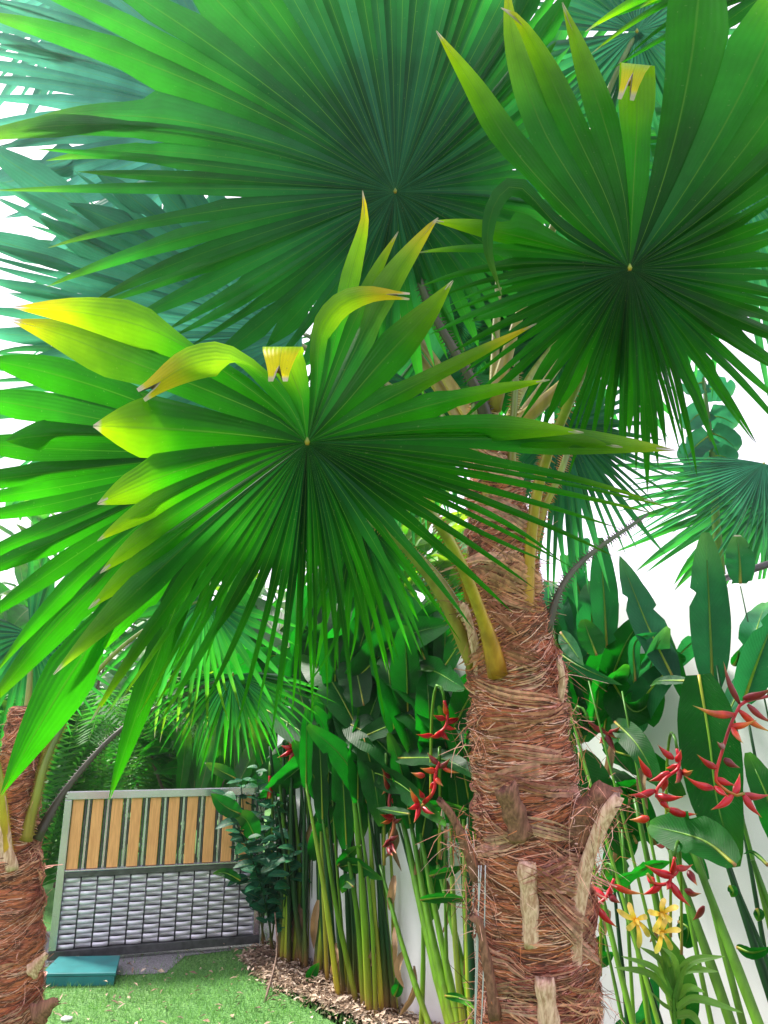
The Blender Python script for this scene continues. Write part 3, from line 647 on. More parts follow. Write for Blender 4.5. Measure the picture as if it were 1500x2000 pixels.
# ---- C: the right frond with upright yellow green tips
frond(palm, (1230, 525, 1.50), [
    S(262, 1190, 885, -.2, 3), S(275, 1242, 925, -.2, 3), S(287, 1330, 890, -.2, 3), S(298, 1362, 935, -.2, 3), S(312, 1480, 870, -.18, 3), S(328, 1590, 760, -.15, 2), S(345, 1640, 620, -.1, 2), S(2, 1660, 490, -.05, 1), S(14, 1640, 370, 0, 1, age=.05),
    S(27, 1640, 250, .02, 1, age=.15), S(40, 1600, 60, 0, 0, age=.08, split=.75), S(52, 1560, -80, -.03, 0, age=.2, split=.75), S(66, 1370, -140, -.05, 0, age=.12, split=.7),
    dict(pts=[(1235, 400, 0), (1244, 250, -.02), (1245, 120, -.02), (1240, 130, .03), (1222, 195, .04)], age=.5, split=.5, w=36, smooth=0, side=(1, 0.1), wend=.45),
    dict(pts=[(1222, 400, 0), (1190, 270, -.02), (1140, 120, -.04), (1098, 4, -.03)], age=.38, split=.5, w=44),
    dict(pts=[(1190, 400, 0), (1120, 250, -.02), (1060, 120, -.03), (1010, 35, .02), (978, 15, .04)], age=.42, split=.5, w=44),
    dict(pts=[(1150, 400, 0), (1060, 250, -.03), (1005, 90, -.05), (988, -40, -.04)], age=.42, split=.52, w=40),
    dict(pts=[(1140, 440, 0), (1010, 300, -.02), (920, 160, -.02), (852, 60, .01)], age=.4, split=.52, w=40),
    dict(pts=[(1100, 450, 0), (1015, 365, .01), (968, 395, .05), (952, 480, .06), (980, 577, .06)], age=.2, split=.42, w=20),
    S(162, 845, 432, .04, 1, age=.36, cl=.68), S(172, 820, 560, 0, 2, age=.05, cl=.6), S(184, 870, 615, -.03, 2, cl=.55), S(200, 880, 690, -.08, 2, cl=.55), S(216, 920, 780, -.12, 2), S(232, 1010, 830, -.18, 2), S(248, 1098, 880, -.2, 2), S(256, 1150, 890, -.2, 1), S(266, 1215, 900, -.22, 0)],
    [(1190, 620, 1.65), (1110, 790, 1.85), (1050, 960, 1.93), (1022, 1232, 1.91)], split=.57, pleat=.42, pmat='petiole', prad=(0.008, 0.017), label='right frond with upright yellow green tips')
# ---- G: frond at the top right
frond(palm, (1244, 62, 2.25), [S(190, 940, 110, -.1, 4), S(225, 1060, 260, -.1, 4), S(265, 1230, 330, -.1, 4), S(300, 1380, 270, -.1, 4), S(340, 1500, 150, -.1, 4), S(20, 1480, -60, -.1, 4), S(60, 1360, -200, -.1, 4), S(100, 1180, -220, -.1, 4), S(140, 1020, -110, -.1, 4), S(175, 930, 40, -.1, 0)],
    [(1205, 140, 2.23), (1130, 320, 2.2), (1020, 600, 2.12), (960, 800, 2.08)], glauc=.3, spines=False, label='small frond at the top right')
frond(palm, (1620, -70, 2.05), [S(165, 1250, 15, -.05, 0, age=.2), S(172, 1143, 62, -.05, 0, age=.25), S(178, 1155, 105, -.05, 0, age=.25), S(184, 1180, 40, -.1, 2), S(200, 1300, 160, -.1, 3), S(230, 1500, 260, -.1, 3), S(270, 1640, 260, -.1, 0)],
    [(1560, 100, 2.1), (1380, 420, 2.1), (1150, 700, 2.08), (975, 860, 2.05)], spines=False, split=.5, label='bright blades entering at the top right corner')
# ---- E and F: pale fronds at the far left
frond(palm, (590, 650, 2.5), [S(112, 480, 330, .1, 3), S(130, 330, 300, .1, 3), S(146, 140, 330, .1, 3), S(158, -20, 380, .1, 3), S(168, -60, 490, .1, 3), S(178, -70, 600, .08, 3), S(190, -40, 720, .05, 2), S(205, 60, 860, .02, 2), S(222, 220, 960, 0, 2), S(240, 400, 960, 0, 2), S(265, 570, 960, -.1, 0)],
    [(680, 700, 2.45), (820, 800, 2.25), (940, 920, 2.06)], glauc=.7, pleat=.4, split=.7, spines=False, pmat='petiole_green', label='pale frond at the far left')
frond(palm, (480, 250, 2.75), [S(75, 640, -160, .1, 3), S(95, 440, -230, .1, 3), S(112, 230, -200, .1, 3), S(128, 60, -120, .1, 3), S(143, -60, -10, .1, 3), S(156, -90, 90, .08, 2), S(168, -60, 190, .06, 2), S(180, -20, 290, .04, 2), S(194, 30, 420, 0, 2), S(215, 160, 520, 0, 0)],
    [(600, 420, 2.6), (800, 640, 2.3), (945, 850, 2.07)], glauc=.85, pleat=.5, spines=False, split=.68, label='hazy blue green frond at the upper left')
# ---- I: dark frond to the right of the trunk, and one to the left behind it
frond(palm, (1100, 830, 2.35), [S(215, 930, 960, -.1, 2), S(245, 1020, 1130, -.1, 3), S(265, 1080, 1180, -.15, 3), S(280, 1150, 1160, -.15, 3), S(300, 1225, 1090, -.15, 3), S(318, 1290, 1010, -.1, 3), S(335, 1330, 930, -.1, 2), S(352, 1300, 860, -.1, 2), S(20, 1260, 760, -.05, 2), S(50, 1190, 700, 0, 0)],
    [(1060, 900, 2.25), (1045, 1000, 2.1), (1005, 1110, 2.0)], glauc=.25, prad=(.008, .016), pmat='petiole', label='dark frond right of the trunk')
frond(palm, (820, 760, 2.5), [S(150, 640, 700, -.1, 2), S(190, 620, 860, -.1, 3), S(215, 640, 1010, -.1, 3), S(240, 720, 1080, -.1, 3), S(262, 810, 1090, -.15, 3), S(285, 880, 1020, -.15, 2), S(310, 930, 930, -.1, 2), S(80, 830, 560, 0, 0)],
    [(870, 820, 2.4), (920, 900, 2.2), (950, 1010, 2.05)], glauc=.2, spines=False, label='dark frond behind the trunk on the left')
frond(palm, (700, 1010, 2.35), [S(200, 560, 1090, -.1, 2), S(230, 590, 1240, -.1, 3), S(260, 680, 1330, -.15, 3), S(285, 770, 1300, -.15, 3), S(310, 840, 1210, -.12, 3), S(335, 860, 1100, -.1, 0)],
    [(770, 1050, 2.3), (850, 1120, 2.15), (920, 1230, 2.0), (945, 1300, 1.97)], glauc=.0, prad=(.008, .014), pmat='petiole_green', label='low frond left of the trunk')
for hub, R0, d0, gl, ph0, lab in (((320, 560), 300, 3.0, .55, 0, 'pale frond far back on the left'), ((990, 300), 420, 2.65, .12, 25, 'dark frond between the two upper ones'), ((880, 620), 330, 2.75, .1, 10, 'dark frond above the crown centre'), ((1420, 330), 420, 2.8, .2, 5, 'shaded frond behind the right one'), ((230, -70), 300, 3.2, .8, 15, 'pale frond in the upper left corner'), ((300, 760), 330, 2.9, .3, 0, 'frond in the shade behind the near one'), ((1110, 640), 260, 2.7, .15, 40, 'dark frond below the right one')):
    ks = []
    for a_ in range(-84, 262, 23):
        rr_ = R0 * R.uniform(.85, 1.1); th = a_ + ph0; dz = -.12 - .08 * math.sin(rad(th)) * -1
        ks.append(S(th, hub[0] + rr_ * math.cos(rad(th)), hub[1] - rr_ * math.sin(rad(th)) * .95 + 50, dz, 3))
    ks[-1]['n'] = 0
    frond(palm, (*hub, d0), ks, [(lerp(hub[0], 955, .5), lerp(hub[1], 880, .5) - 20, lerp(d0, 2.07, .5)), (958, 900, 2.08)], glauc=gl, spines=False, split=.6, pleat=.45, label=lab)
# bare upright petioles whose blades are hidden or above the frame
def bare(px, r0, r1, mat):
    fr = part('frond', palm); P = catmull([at(*q) for q in px], 20); mb = MB(); rr = [lerp(r0, r1, i / 20) * (1 + .5 * max(0, 1 - i / 4)) for i in range(21)]
    tube(mb, P, rr, 8, None, .7); T = tangents(P)
    for i in range(1, 19):
        for f in (0, .35, .7):
            for sd in (-1, 1):
                p = P[i].lerp(P[i + 1], f); s, b = frame_of(T[i], V((0, 1, .01))); q = p + s * (rr[i] * .95 * sd); tp = q + s * (sd * R.uniform(.008, .017)) + T[i] * R.uniform(-.006, .006); w = T[i] * .0025
                a = [mb.vert(q - w), mb.vert(q + w), mb.vert(q + b * .003), mb.vert(tp)]; mb.f += [(a[0], a[1], a[3]), (a[1], a[2], a[3]), (a[2], a[0], a[3])]
    mb.build('petiole', M[mat], fr)
bare([(1068, 1235, 1.93), (1095, 1150, 1.96), (1150, 1085, 2.02), (1265, 1005, 2.12)], .009, .004, 'petiole_dark')
bare([(962, 1060, 1.96), (950, 960, 1.98), (930, 870, 2.02), (925, 740, 2.08)], .014, .009, 'petiole')
bare([(1030, 1120, 1.98), (1060, 1000, 2.0), (1090, 935, 2.03), (1120, 850, 2.1)], .012, .008, 'petiole')
bare([(1000, 990, 2.0), (1000, 900, 2.02), (1004, 800, 2.06), (1010, 700, 2.12)], .012, .008, 'petiole_green')
bare([(925, 1180, 1.95), (890, 1080, 1.9), (830, 980, 1.86), (770, 890, 1.86)], .013, .008, 'petiole')

# ---- the second palm, at the left edge of the picture
TRL = [(-6, 2000, 2.45, 76), (4, 1850, 2.47, 66), (16, 1700, 2.5, 53), (30, 1560, 2.53, 38), (40, 1460, 2.55, 28), (46, 1380, 2.57, 16)]
pts, rr = trunk_line(TRL, 0.18)
palm2 = thing('fan_palm', 'fan palm cut by the left picture edge, with reddish trunk beside the gate', 'palm tree', pts[0], 'fan palms')
tr2 = Trunk(pts, rr); trunk = make_trunk(palm2, tr2, 0.2, 2600, 34, [])
stub([(20, 1700, 2.42), (8, 1640, 2.42), (0, 1560, 2.42)], 18, 12)
stub([(60, 1900, 2.36), (85, 1870, 2.32), (92, 1862, 2.31)], 14, 4)
stub([(70, 1985, 2.36), (100, 1960, 2.33), (112, 1955, 2.32)], 20, 5, 'stub_dark')
frond(palm2, (455, 1318, 2.9), [S(172, 290, 1372, .1, 2), S(188, 285, 1425, .12, 3), S(212, 335, 1470, .1, 3), S(240, 385, 1495, .05, 3), S(268, 450, 1500, .0, 3), S(296, 520, 1490, .0, 3), S(325, 580, 1455, .0, 3), S(348, 625, 1400, -.05, 2), S(6, 630, 1350, -.1, 0)],
    [(330, 1370, 2.85), (230, 1430, 2.75), (130, 1540, 2.6), (70, 1640, 2.5)], glauc=.05, prad=(.005, .012), pmat='petiole_dark', label='frond arching over the gate')
frond(palm2, (400, 1170, 2.75), [S(170, 180, 1160, -.1, 2), S(200, 190, 1290, -.1, 2), S(225, 270, 1405, -.1, 2, age=.3), S(250, 345, 1430, -.15, 2, age=.3), S(272, 405, 1425, -.15, 2, age=.35), S(290, 470, 1390, -.15, 2, age=.3), S(315, 570, 1340, -.12, 2), S(345, 600, 1230, -.1, 0)],
    [(330, 1200, 2.72), (220, 1280, 2.65), (110, 1420, 2.58), (60, 1560, 2.53)], glauc=.1, prad=(.005, .012), spines=False, label='frond hanging behind the near palm frond')
frond(palm2, (60, 1240, 2.75), [S(150, -150, 1200, -.1, 3), S(200, -140, 1330, -.1, 3), S(235, -40, 1450, -.12, 3), S(265, 50, 1470, -.15, 3), S(295, 140, 1440, -.15, 3), S(330, 230, 1350, -.1, 3), S(0, 250, 1230, -.05, 3), S(45, 200, 1090, 0, 3), S(90, 60, 1040, 0, 0)],
    [(58, 1330, 2.68), (46, 1450, 2.6)], glauc=.12, spines=False, label='frond above the left trunk')
def bare2(px, r0, r1, mat):
    global palm
    keep = palm; palm = palm2; bare(px, r0, r1, mat); palm = keep
bare2([(15, 1690, 2.43), (8, 1600, 2.42), (-6, 1500, 2.43), (-40, 1380, 2.5)], .02, .012, 'petiole')
bare2([(48, 1640, 2.46), (70, 1560, 2.48), (92, 1480, 2.52), (130, 1400, 2.6)], .018, .010, 'petiole_green')

# ---- the palm beyond the wall at the right edge
hub = (1492, 905, 3.9)
base = at(1540, 1100, 4.05); base = V((base.x, base.y, 0))
palm3 = thing('fan_palm', 'blue green fan palm rising behind the wall at the right edge', 'palm tree', base, 'fan palms')
pp = catmull([base, V((base.x + .03, base.y, 1.3)), at(1540, 1010, 4.05)], 20); mb = MB(); tube(mb, pp, [lerp(.13, .07, i / 20) for i in range(21)], 12); mb.build('trunk', M['trunk'], palm3)
frond(palm3, hub, [S(170, 1240, 905, .05, 3), S(185, 1205, 955, .15, 4), S(205, 1215, 1060, .2, 4), S(225, 1300, 1060, .2, 3), S(245, 1330, 1120, .18, 3), S(262, 1440, 1120, .2, 4), S(285, 1540, 1130, .2, 4), S(310, 1640, 1060, .1, 3), S(340, 1720, 960, 0, 0)],
    [(1500, 960, 4.0), (1535, 1020, 4.05)], glauc=.32, split=.35, spines=False, pleat=.9, label='frond with its strips hanging over the wall')
frond(palm3, (1520, 960, 4.3), [S(160, 1180, 910, -.1, 3), S(180, 1200, 1000, -.1, 4), S(205, 1260, 1120, -.1, 4), S(235, 1400, 1180, -.1, 4), S(265, 1510, 1200, -.1, 4), S(300, 1640, 1160, -.1, 0)],
    [(1535, 1010, 4.1)], glauc=.12, spines=False, split=.6, label='darker frond below it')
# ------------------------------------------------------------------ heliconias along the wall
M['dead'] = leaf_mat('dead_leaf', (0.28, 0.17, 0.09), (0.42, 0.30, 0.18), (0.2, 0.12, 0.05), (0.3, 0.2, 0.1), rough=0.7, tfac=0.3, lateral=14, rib=(0.35, 0.25, 0.15))
def paddle(t): return (math.sin(math.pi * min(1, t * 0.93 + 0.05)) ** 0.55) * (1 - 0.25 * t)
def lance(t): return math.sin(math.pi * (0.04 + 0.96 * t) ** 0.8) ** 0.8
def yw(px, off): return wall_y(px) - off
def fleaf(parent, path, wpx, off, age=0.0, roll=0.0, prof=paddle, mat='heli', name='leaf', fold=0.22, glauc=0.0, offs=None, cup=0.0, stalk=None):
    """a big leaf whose midrib runs through the given pixels, `off` metres in front of the wall"""
    n = len(path); pts = []
    for i, (x, y) in enumerate(path):
        o = off if offs is None else offs[i]
        pts.append(at_y(x, y, yw(min(1500, max(505, x)), o) if off < 50 else off - 100))
    P = catmull(pts, 16); T = tangents(P)
    W = [max(0.001, wpx / 2 * ((p - CAM).dot(FWD)) / FPX * prof(i / 16)) for i, p in enumerate(P)]
    N = []
    for p, t in zip(P, T):
        v = (CAM - p).normalized(); v = Matrix.Rotation(roll + R.gauss(0, .04), 3, t) @ v; N.append(v)
    mb = MB(); blade(mb, P, W, N, fold, 7, 0.05, R.random() * 6, cup)
    if mat == 'heli' and wpx > 38:
        for k in range(R.choice((0, 1, 1, 2))):                     # wind tears run in to the midrib
            i = R.randint(4, 13); sd = R.choice((0, 1)); r0 = i * 7
            for j in ((0, 1, 2) if sd == 0 else (6, 5, 4)):
                mb.v[r0 + j] = mb.v[r0 + j].lerp(mb.v[r0 + 7 + j], .8); 
                if j in (0, 6): mb.v[r0 + j] = mb.v[r0 + j].lerp(mb.v[r0 + 3], .35)
    lf = mb.build(name, M[mat], parent, age=float(age), glauc=float(glauc))
    if stalk or name == 'leaf' and mat == 'heli':
        mb = MB(); tube(mb, P[:14], [0.006 * (1 - .8 * i / 14) for i in range(14)], 5); mb.build('midrib', M['cane'], lf)
    return lf
def cane(parent, bx, by, tx, ty, wpx, off, mat='cane', bend=0.0, toff=None):
    if by < 1995: b = ground(bx, by)
    else: b = at_y(bx, by, yw(min(1500, bx), off))
    Y = b.y if by < 1995 else yw(min(1500, bx), off)
    if by >= 1995: Y = yw(min(1500, max(505, tx)), off)
    t = at_y(tx, ty, Y + (toff or 0))
    if by >= 1995: b = b + (b - t) * (b.z / max(0.2, (t - b).z))
    mid = b.lerp(t, .5) + V((bend, 0, 0)); P = catmull([b, mid, t], 14); w = .85 * wpx / 2 * ((mid - CAM).dot(FWD)) / FPX
    mb = MB(); rr = [w * (1.12 - 0.62 * (i / 14) ** 1.5) * (1.12 if i % 5 == 0 and i else 1) for i in range(15)]
    tube(mb, P, rr, 8); o = mb.build('cane', M[mat], parent)
    if parent.name in LEAFY and R.random() < LEAFY[parent.name]:
        dx = R.gauss(-12, 45); L = R.uniform(110, 210)
        fleaf(parent, [(tx, ty + 8), (tx + dx * .4, ty - L * .55), (tx + dx, ty - L)], R.uniform(34, 62), 100 + Y, R.uniform(-.25, .1), R.uniform(-.7, .7), fold=R.uniform(.15, .45))
    return o, t
def bract(mb_parent, a, b, w, Y, mat, bow=0.12):
    p, q = at_y(a[0], a[1], Y), at_y(b[0], b[1], Y + R.gauss(-.03, .05)); L = (q - p).length; d = (q - p).normalized()
    up = V((0, 0, 1)) - d * d.z; up = up.normalized() if up.length > .1 else V((1, 0, 0))
    P = catmull([p, p.lerp(q, .5) - up * (bow * L * .5), q], 10); mb = MB()
    prof = [.4, .7, .92, 1, .93, .8, .63, .45, .29, .15, .03]
    r = w / 2 * ((p - CAM).dot(FWD)) / FPX
    tube(mb, P, [r * x for x in prof], 8, None, .6); return mb.build('bract', M[mat], mb_parent)
def flower(parent, rach, bracts, off, mat='bract', w=13, label=None):
    fl = part('flower', parent); Y = yw(min(1500, rach[0][0]), off)
    x, y = rach[0]; dx = R.uniform(-30, 10) if x < 1440 else 30; mb = MB()
    P = catmull([at_y(x + dx * 1.6, y + 190, Y + .14), at_y(x + dx * 1.5, y + 40, Y + .12), at_y(x + dx, y - 26, Y + .06), at_y(x + dx * .3, y - 22, Y + .01), at_y(x, y, Y)], 18)
    tube(mb, P, 3.0 * ((P[0] - CAM).dot(FWD)) / FPX, 6); mb.build('flower_stalk', M['cane'], fl)
    if label: fl['label'] = label
    P = catmull([at_y(x, y, Y) for x, y in rach], 18); mb = MB(); r = 3.2 * ((P[0] - CAM).dot(FWD)) / FPX
    tube(mb, P, [r] * 19, 6); mb.build('rachis', M['bract' if mat != 'bract_dark' else mat], fl)
    for b in bracts:
        m = b[4] if len(b) > 4 else mat
        bract(fl, b[0:2], b[2:4], w * R.uniform(.9, 1.15), Y, m)
def clump(label, bx, by, off):
    b = ground(bx, by) if by < 1995 else V((at_y(bx, 2000, yw(min(1500, bx), off)).x, yw(min(1500, bx), off), 0))
    return thing('heliconia_plant', label, 'heliconia', b, 'heliconia clumps along the wall')
def fill(parent, n, x0, x1, y0, y1, off0, off1, l0, l1, w0, w1, age=0.0, down=.5, glauc=0):
    for k in range(n):
        x, y = R.uniform(x0, x1), R.uniform(y0, y1); L = R.uniform(l0, l1); a = rad(R.choice((R.uniform(60, 120), R.uniform(-30, 210), R.uniform(200, 340) if R.random() < down else R.uniform(40, 140))))
        o = R.uniform(off0, off1); dx, dy = math.cos(a) * L, -math.sin(a) * L
        fleaf(parent, [(x, y), (x + dx * .5, y + dy * .5 - L * .08), (x + dx, y + dy + L * .08)], R.uniform(w0, w1), 0, age + R.uniform(-.15, .2), R.uniform(-.9, .9), offs=[o, o + R.uniform(-.15, .15), o + R.uniform(-.3, .3)], fold=R.uniform(.1, .4), glauc=glauc)

LEAFY = {}
# crowded clump beside the shrub, foliage shade put into its cane colour
h1 = clump('crowded heliconia canes, coloured dark for foliage shade, between the leafy shrub and the grey pipe', 590, 1895, .2)
for k in range(44):
    bx = R.uniform(545, 655); by = 1868 + (bx - 548) * .40 + R.uniform(-22, 14)
    cane(h1, bx, by, bx + R.uniform(-30, 14), R.uniform(1440, 1560), R.uniform(8, 13), 0, R.choice(('cane_dark_shaded', 'cane_dark_shaded', 'cane_dark_shaded', 'cane')), R.uniform(-.05, .05))
fleaf(h1, [(500, 1375), (560, 1410), (630, 1465), (700, 1545)], 62, .5, .1, .25, fold=.3)
fleaf(h1, [(690, 1520), (700, 1580), (704, 1640)], 54, .35, .1, -.2)
fleaf(h1, [(515, 1500), (502, 1450), (488, 1400)], 46, .4, .55, .5, fold=.5)
fleaf(h1, [(590, 1390), (650, 1352), (745, 1400)], 70, .2, .45, .9, fold=.3)
fill(h1, 34, 540, 730, 1260, 1500, -.05, .6, 130, 250, 50, 90, -.15)
flower(h1, [(560, 1440), (572, 1458), (578, 1475)], [(572, 1464, 541, 1480), (574, 1462, 597, 1452), (575, 1466, 582, 1494), (572, 1460, 585, 1444), (574, 1468, 562, 1490), (570, 1460, 548, 1456), (576, 1465, 602, 1476)], .55, 'bract', 9, 'red star shaped flower')
flower(h1, [(527, 1515), (528, 1535), (527, 1560)], [(527, 1525, 532, 1508), (528, 1540, 520, 1562), (527, 1535, 536, 1552)], .6, 'bract', 7)
LEAFY[h1.name] = .3
# yellow-green canes left of the bare wall
h2 = clump('fan of yellow green heliconia canes left of the bare strip of wall', 668, 1965, .3)
LEAFY[h2.name] = .85
for bx, by, tx, ty, w in ((662, 1955, 608, 1530, 15), (672, 1950, 640, 1560, 12), (684, 1955, 655, 1500, 13), (697, 1962, 640, 1600, 15), (712, 1972, 668, 1650, 18), (722, 1985, 690, 1500, 20), (735, 1990, 700, 1560, 12), (748, 1985, 720, 1580, 16), (757, 1985, 735, 1480, 20), (772, 1988, 728, 1560, 13), (776, 1982, 745, 1620, 11), (655, 1930, 625, 1500, 10), (640, 1925, 618, 1480, 11), (768, 1975, 752, 1500, 10)):
    cane(h2, bx, by, tx + R.gauss(0, 10), ty, w * .8, 0, R.choice(('cane', 'cane', 'cane_yellow', 'cane_dark_shaded')), R.uniform(-.02, .03))
for k in range(12): 
    bx = R.uniform(640, 735); cane(h2, bx, 1925 + (bx - 640) * .4, bx + R.uniform(-40, 10), R.uniform(1420, 1560), R.uniform(6, 12), 0, R.choice(('cane_dark_shaded', 'cane_dark_shaded', 'cane')), R.uniform(-.03, .03))
fleaf(h2, [(662, 1692), (700, 1690), (750, 1718)], 40, .45, .05, .8, lance); fleaf(h2, [(660, 1690), (685, 1665), (706, 1650)], 24, .5, .3, .3, lance); fleaf(h2, [(690, 1732), (675, 1722), (668, 1745)], 30, .5, .1, .2, lance)
fill(h2, 34, 640, 810, 1240, 1500, -.05, .55, 130, 240, 55, 100, -.15)
fill(h2, 7, 640, 760, 1480, 1600, .0, .3, 90, 160, 40, 60, -.1)
flower(h2, [(755, 1500), (765, 1530), (760, 1570), (770, 1610), (758, 1650)], [(765, 1520, 745, 1500, 'bract_dark'), (765, 1525, 785, 1540, 'bract'), (762, 1530, 746, 1552), (762, 1545, 748, 1510), (768, 1595, 742, 1590, 'bract'), (766, 1600, 742, 1608, 'bract_orange'), (768, 1605, 785, 1598), (762, 1640, 745, 1655), (762, 1645, 775, 1668), (760, 1640, 780, 1630), (757, 1655, 768, 1672), (766, 1560, 782, 1575, 'bract')], .5, 'bract_dark', 10, 'hanging chain of dark red flowers')
fleaf(h2, [(770, 1945), (778, 1925), (774, 1905)], 22, .3, .1, 0, lance)
# canes between the bare wall and the trunk
h3 = clump('heliconia with leaning canes and hanging red flowers left of the palm trunk', 880, 2005, .5)
LEAFY[h3.name] = .9
for bx, by, tx, ty, w in ((893, 2040, 786, 1600, 24), (902, 2040, 803, 1610, 20), (905, 2040, 815, 1600, 17), (850, 2030, 742, 1690, 13), (935, 2040, 855, 1690, 19), (912, 2030, 880, 1600, 15), (925, 2030, 905, 1600, 17), (905, 2010, 900, 1640, 12), (822, 2005, 822, 1640, 11), (938, 2030, 918, 1560, 17), (880, 2020, 868, 1600, 9), (946, 2030, 928, 1640, 15), (893, 2040, 770, 1580, 10)):
    cane(h3, bx, by, tx, ty, w, .35, R.choice(('cane', 'cane', 'cane_yellow', 'cane_dark_shaded')), R.uniform(-.03, .03))
fleaf(h3, [(822, 1757), (870, 1752), (925, 1758)], 24, .5, .1, .7, lance); fleaf(h3, [(848, 1640), (833, 1700), (826, 1740)], 46, .15, -.1, .2); fleaf(h3, [(858, 1620), (850, 1720), (838, 1800)], 56, .2, .2, .3)
fleaf(h3, [(822, 1572), (870, 1572), (915, 1580)], 32, .6, .2, .9, lance); fleaf(h3, [(800, 1590), (770, 1585), (735, 1578)], 22, .55, -.2, .8, lance); fleaf(h3, [(840, 1710), (880, 1700), (905, 1690)], 24, .5, -.3, .6, lance)
fleaf(h3, [(895, 1600), (905, 1540), (925, 1490)], 60, .3, .35, .2); fleaf(h3, [(855, 1690), (838, 1640), (832, 1590)], 60, .2, -.2, .1); fleaf(h3, [(870, 1945), (900, 1950), (930, 1972)], 16, .7, .4, .3, lance)
fill(h3, 34, 770, 925, 1260, 1500, -.05, .5, 110, 210, 50, 85, -.15)
fill(h3, 8, 780, 920, 1460, 1580, .0, .25, 90, 150, 45, 65, -.2)
flower(h3, [(868, 1368), (874, 1395), (870, 1420), (850, 1436)], [(874, 1395, 865, 1372, 'bract_orange'), (872, 1410, 903, 1398), (870, 1404, 845, 1396), (868, 1418, 892, 1424), (866, 1428, 838, 1440), (846, 1436, 812, 1434), (862, 1430, 878, 1446)], .6, 'bract', 11, 'zigzag red and orange flower')
flower(h3, [(858, 1488), (851, 1510), (847, 1545), (824, 1575)], [(862, 1496, 898, 1510, 'bract_orange'), (856, 1492, 835, 1470, 'bract_dark'), (852, 1505, 820, 1500, 'bract_orange'), (830, 1515, 803, 1509, 'bract_orange'), (851, 1518, 866, 1536, 'bract_orange'), (848, 1528, 838, 1542), (820, 1574, 808, 1608), (818, 1570, 800, 1538, 'bract_orange'), (826, 1568, 843, 1548), (820, 1570, 795, 1580), (824, 1576, 850, 1590), (828, 1558, 818, 1540), (858, 1500, 880, 1480, 'bract_dark')], .65, 'bract', 11, 'red and orange flower hanging in front of the dark leaves')
# right of the trunk
h4 = clump('tall heliconia with the brightest red flowers just right of the palm trunk', 1300, 2000, .55)
for bx, by, tx, ty, w, o in ((1252, 2050, 1130, 1560, 17, .7), (1300, 2050, 1168, 1620, 14, .5), (1240, 2050, 1215, 1620, 11, .6), (1432, 2050, 1296, 1620, 33, .6), (1500, 2050, 1330, 1600, 35, .6), (1462, 2050, 1352, 1620, 22, .35), (1228, 2050, 1196, 1700, 14, .45), (1345, 2050, 1240, 1560, 24, .4), (1402, 2050, 1300, 1560, 15, .4), (1276, 2050, 1200, 1550, 15, .4), (1225, 2050, 1158, 1720, 11, .7), (1525, 2050, 1400, 1620, 30, .45)):
    cane(h4, bx, by, tx, ty, w, o, 'cane' if w < 30 and w != 14 else 'cane' if w > 30 else 'cane_dark_shaded', R.uniform(-.01, .02))
cane(h4, 1300, 2050, 1085, 1290, 11, .75, 'cane'); cane(h4, 1330, 2050, 1150, 1330, 10, .5, 'cane'); cane(h4, 1350, 2050, 1215, 1350, 10, .4, 'cane')
fleaf(h4, [(1085, 1270), (1130, 1300), (1215, 1338)], 34, .7, .05, .8, lance, glauc=0.15); fleaf(h4, [(1095, 1235), (1120, 1270), (1140, 1300)], 34, .8, .0, .3, lance, glauc=0.10)
fleaf(h4, [(1130, 1470), (1165, 1560), (1228, 1670)], 112, .45, -.05, .35, offs=[.5, .45, .35]); fleaf(h4, [(1195, 1330), (1240, 1390), (1292, 1350)], 88, .3, -.1, .5, fold=.4)
fleaf(h4, [(1165, 1280), (1150, 1240), (1140, 1210)], 60, .5, .05, .4); fleaf(h4, [(1185, 1265), (1180, 1170), (1172, 1050)], 60, .4, -.1, .1, glauc=0.12); fleaf(h4, [(1155, 1300), (1130, 1200), (1115, 1080)], 66, .25, .0, .2, glauc=0.10)
fleaf(h4, [(1150, 1695), (1180, 1722), (1255, 1700)], 46, .65, -.1, .9, lance); fleaf(h4, [(1235, 1710), (1270, 1690), (1310, 1682)], 34, .6, -.1, .8, lance); fleaf(h4, [(1230, 1560), (1215, 1650), (1180, 1730)], 66, .3, .1, .2)
fleaf(h4, [(1320, 1335), (1262, 1215), (1210, 1085)], 66, .35, .1, .35, lance, glauc=0.23); fleaf(h4, [(1290, 1230), (1330, 1330), (1352, 1400)], 40, .3, -.2, .6, lance)
fleaf(h4, [(1365, 1318), (1385, 1440), (1400, 1560), (1436, 1694)], 128, .55, 0, .15, fold=.18); fleaf(h4, [(1436, 1690), (1370, 1640), (1268, 1612)], 98, .75, -.05, .35, fold=.3)
fleaf(h4, [(1392, 1345), (1386, 1200), (1378, 1040)], 84, .3, .15, .1, glauc=0.20, fold=.12); fleaf(h4, [(1255, 1345), (1275, 1300), (1310, 1270)], 46, .2, .5, .4, glauc=0.10); fleaf(h4, [(1245, 1360), (1225, 1280), (1202, 1225)], 40, .2, .35, .2, glauc=0.10)
fleaf(h4, [(1240, 1330), (1240, 1255), (1285, 1235)], 26, .4, -.2, .5, lance, glauc=0.15); fleaf(h4, [(1345, 1330), (1290, 1330), (1270, 1340)], 22, .4, .2, .6, lance, glauc=0.10)
fill(h4, 20, 1090, 1230, 1300, 1500, .0, .4, 110, 190, 55, 90, -.15); fill(h4, 5, 1100, 1200, 1160, 1300, .1, .4, 110, 160, 45, 70, 0, .2, .15)
